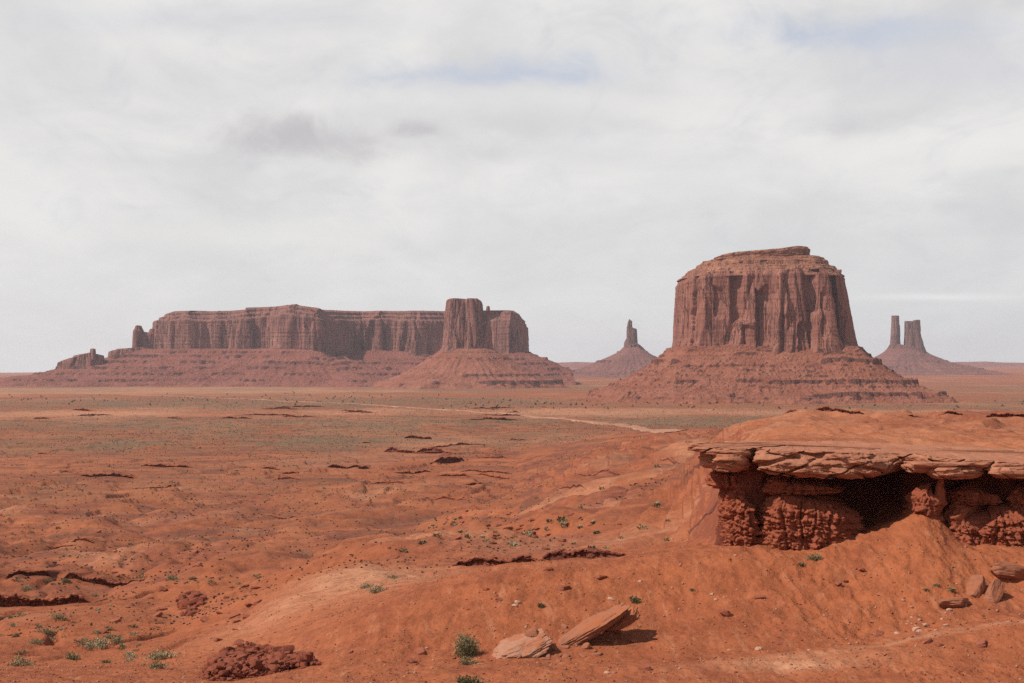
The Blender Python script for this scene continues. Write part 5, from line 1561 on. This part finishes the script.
# compact far shrubs (one shared mesh each, no visible parts)
def blob_shrub(name, label, group, seed, mat, n=60):
    V, Q = leaf_cloud(n, 0.55, 0.55, 0.8, 0.42, seed)
    o = mesh_np(name, V, Q, mat, smooth=False)
    tag(o, label, 'shrub', group)
    return o


gmid = 'dark shrubs dotting the middle ground'
mid0 = blob_shrub('shrub', 'dark shrub dotting the red middle ground', gmid, 821, M_SAGE)
first = True
cnt = 0
while cnt < 95:
    px = random.uniform(0, 680); py = random.uniform(462, 556)
    if random.random() < 0.5:
        px = random.gauss(510, 70); py = random.gauss(528, 14)
    if not (0 < px < 690 and py < 552):
        continue
    x, y, z = hit(px, py, 130)
    s = random.uniform(0.3, 0.85) * (1 + y / 1200)
    o = mid0 if first else mid0.copy()
    if not first:
        COL.objects.link(o)
    first = False
    o.location = (x, y, z - 0.05); o.rotation_euler = (0, 0, random.uniform(0, 6)); o.scale = (s * 1.2, s, s * 0.8)
    cnt += 1
gfar = 'dark bushes dotting the far plain'
far0 = blob_shrub('bush', 'dark bush dotting the far plain below the buttes', gfar, 823, M_DARKG)
for i in range(260):
    q = random.random()
    if q < 0.45:
        px, py = random.uniform(0, 460), random.gauss(399, 3.0)
    elif q < 0.75:
        px, py = random.uniform(440, 720), random.gauss(404, 3.5)
    else:
        px, py = random.uniform(680, 1024), random.gauss(405, 3)
    x, y, z = hit(px, max(py, 390), 1000)
    s = random.uniform(0.9, 3.3) ** 1.0
    o = far0 if i == 0 else far0.copy()
    if i:
        COL.objects.link(o)
    o.location = (x, y, z - 0.05); o.rotation_euler = (0, 0, random.uniform(0, 6)); o.scale = (s, s, s * 0.95)


# the uncountable low scrub of the plain: one object
def build_scrub():
    n = 85000
    r = np.random.default_rng(5)
    th = np.radians(r.uniform(-23, 23, n)); rr = np.exp(r.uniform(math.log(170), math.log(3000), n))
    x = rr * np.sin(th); y = rr * np.cos(th)
    nv = fbm(x / 420, y / 700, octv=4, seed=40) + 0.6 * fbm(x / 60, y / 90, octv=3, seed=41)
    px = 512 + F * x / y
    keep = (nv + 0.25 * sstep(500, 1000, rr) > r.uniform(-0.1, 0.55, n)) & ~((px > 690) & (rr < 420))
    x, y, rr = x[keep], y[keep], rr[keep]
    z = zfun(x, y)
    m = len(x)
    s = r.uniform(0.16, 0.55, m) ** 1.2 * np.interp(rr, [170, 300, 700, 3000], [0.45, 0.75, 1.1, 2.2])
    V = np.zeros((m, 4, 4, 3)); ca = r.uniform(0, 6.28, m)
    # each tuft: four crossed blades
    for b_ in range(4):
        a = ca + b_ * 0.785 * 2 + r.uniform(-0.3, 0.3, m)
        dx, dy = np.cos(a), np.sin(a)
        tx, ty = np.cos(a + 1.57) * 0.25, np.sin(a + 1.57) * 0.25
        for j, (u_, v_) in enumerate(((-0.8, -0.1), (0.8, -0.1), (0.55, 0.8), (-0.55, 0.7))):
            V[:, b_, j, 0] = x + s * (u_ * dx + v_ * tx)
            V[:, b_, j, 1] = y + s * (u_ * dy + v_ * ty)
            V[:, b_, j, 2] = z + s * v_
    o = mesh_np('scrub', V.reshape(-1, 3), np.arange(m * 16).reshape(-1, 4), M_SCRUB, smooth=False)
    tag(o, 'low sage scrub spread over the plain', None, None, 'stuff')


build_scrub()

# ------------------------------------------------------------------ loose stones
def stone(name, label, group, seed, mat):
    o = rock_mesh(name, (0.5, 0.42, 0.32), seed, mat, 5, 0.5, 0.2, cuts=7, cutmin=0.6)
    for p in o.data.polygons:
        p.use_smooth = False
    return tag(o, label, 'stone', group)


gpal = 'pale stones on the near slopes'
pal0 = stone('stone', 'small pale stone lying on the near red slope', gpal, 91, M_STONE)
spots = [(515, 607), (518, 603), (611, 600), (760, 650), (759, 649.5), (916, 630), (920, 632), (926, 626), (903, 601), (735, 556), (712, 595), (724, 598), (727, 597), (716, 600), (640, 582), (645, 605),
         (936, 631), (943, 628), (950, 630), (908, 622), (912, 618), (622, 604), (618, 601), (672, 588)]
for _ in range(40):
    if random.random() < 0.45:
        spots.append((random.gauss(915, 30), random.gauss(622, 12)))
    else:
        spots.append((random.uniform(330, 1024), random.uniform(575, 680)))
first = True
for px, py in spots:
    if px > 1030 or py < 550:
        continue
    x, y, z = hit(px, py)
    o = pal0 if first else pal0.copy()
    if not first:
        COL.objects.link(o)
    first = False
    s = random.choice([0.12, 0.15, 0.18, 0.22, 0.32]) if (px, py) not in spots[:8] else 0.42
    o.location = (x, y, z + 0.03 * s); o.rotation_euler = (random.uniform(-.4, .4), random.uniform(-.4, .4), random.uniform(0, 6)); o.scale = (s * 1.2, s, s)
def build_gravel():
    r = np.random.default_rng(12)
    n = 56000
    px = r.uniform(-60, 1084, n); d = np.exp(r.uniform(math.log(80), math.log(190), n))
    x = (px - 512) / F * d; y = d
    cl = fbm(x / 5, y / 5, octv=3, seed=70) + 0.8 * fbm(x / 1.5, y / 1.5, octv=2, seed=71) + 0.6 * np.exp(-(((x - wx(925, 97)) / 5) ** 2 + ((y - 95) / 4) ** 2))
    keep = (cl > r.uniform(-0.5, 0.9, n)) & ~((px > 690) & (d > 108))
    x, y = x[keep], y[keep]
    m = len(x)
    z = zfun(x, y)
    sz = 0.020 + 0.11 * r.random(m) ** 6 + 0.016 * r.random(m)
    base = np.array([(1, 0, 0), (-0.2, 1, 0), (-1, 0.1, 0), (0.1, -1, 0), (0.1, 0.1, 0.8), (0, 0, -0.6)], float)
    V = base[None] * (sz[:, None, None] * r.uniform(0.7, 1.35, (m, 6, 3)))
    a = r.uniform(0, 6.28, m); ca, sa = np.cos(a)[:, None], np.sin(a)[:, None]
    V = np.stack([V[..., 0] * ca - V[..., 1] * sa + x[:, None], V[..., 0] * sa + V[..., 1] * ca + y[:, None], V[..., 2] + z[:, None] + 0.01], -1)
    f = np.array([(0, 1, 4), (1, 2, 4), (2, 3, 4), (3, 0, 4), (1, 0, 5), (2, 1, 5), (3, 2, 5), (0, 3, 5)])
    T = (f[None] + (np.arange(m) * 6)[:, None, None]).reshape(-1, 3)
    mm, t = new_mat("gravel")
    P = t.n('ShaderNodeNewGeometry').outputs['Position']
    q = t.noise(P, 3.0, 2, 0.6)
    finish(t, t.mix(t.ramp(q, 0.42, 0.66), (0.20, 0.055, 0.028), (0.40, 0.20, 0.125)), 0.95)
    o = mesh_np('gravel', V.reshape(-1, 3), np.zeros((0, 4), int), mm, smooth=False, T=T)
    tag(o, 'fine red and tan gravel on the near slopes', None, None, 'stuff')


build_gravel()
gred = 'red rocks strewn over the wash and swells'
red0 = stone('rock', 'red rock, one of many strewn over the wash and the middle swells', gred, 92, M_CHUNK)
first = True
cnt = 0
while cnt < 150:
    q = random.random()
    if q < 0.35:
        px, py = random.uniform(100, 260), random.gauss(600, 22)
    elif q < 0.7:
        px, py = random.gauss(500, 60), random.gauss(530, 15)
    elif q < 0.85:
        px, py = random.uniform(330, 1000), random.uniform(570, 670)
    else:
        px, py = random.uniform(0, 300), random.uniform(440, 560)
    if not (0 < px < 1020 and 430 < py < 676):
        continue
    x, y, z = hit(px, py)
    o = red0 if first else red0.copy()
    if not first:
        COL.objects.link(o)
    first = False
    s = random.uniform(0.25, 0.95) * min(1.0, 0.35 + y / 260) * (1 + y / 700)
    o.location = (x, y, z); o.rotation_euler = (random.uniform(-.4, .4), random.uniform(-.4, .4), random.uniform(0, 6)); o.scale = (s * 1.3, s, s * 0.8)
    cnt += 1

# ------------------------------------------------------------------ the air
m = bpy.data.materials.new("dry haze")
m.use_nodes = True
t = NT(m.node_tree)
pv = t.n('ShaderNodeVolumePrincipled', ins={'Color': (0.80, 0.86, 0.96, 1), 'Density': HAZE_DENS, 'Anisotropy': 0.2})
mo = t.n('ShaderNodeOutputMaterial')
t.link(pv.outputs[0], mo.inputs['Volume'])
hx, hy0, hy1, hz0, hz1 = 18700, -18700, 18700, -160, 330
V = [(-hx, hy0, hz0), (hx, hy0, hz0), (hx, hy1, hz0), (-hx, hy1, hz0), (-hx, hy0, hz1), (hx, hy0, hz1), (hx, hy1, hz1), (-hx, hy1, hz1)]
hz_ = mesh_np('haze', V, [(0, 3, 2, 1), (4, 5, 6, 7), (0, 1, 5, 4), (1, 2, 6, 5), (2, 3, 7, 6), (3, 0, 4, 7)], m, smooth=False)
tag(hz_, 'thin dry haze over the valley', None, None, 'stuff')
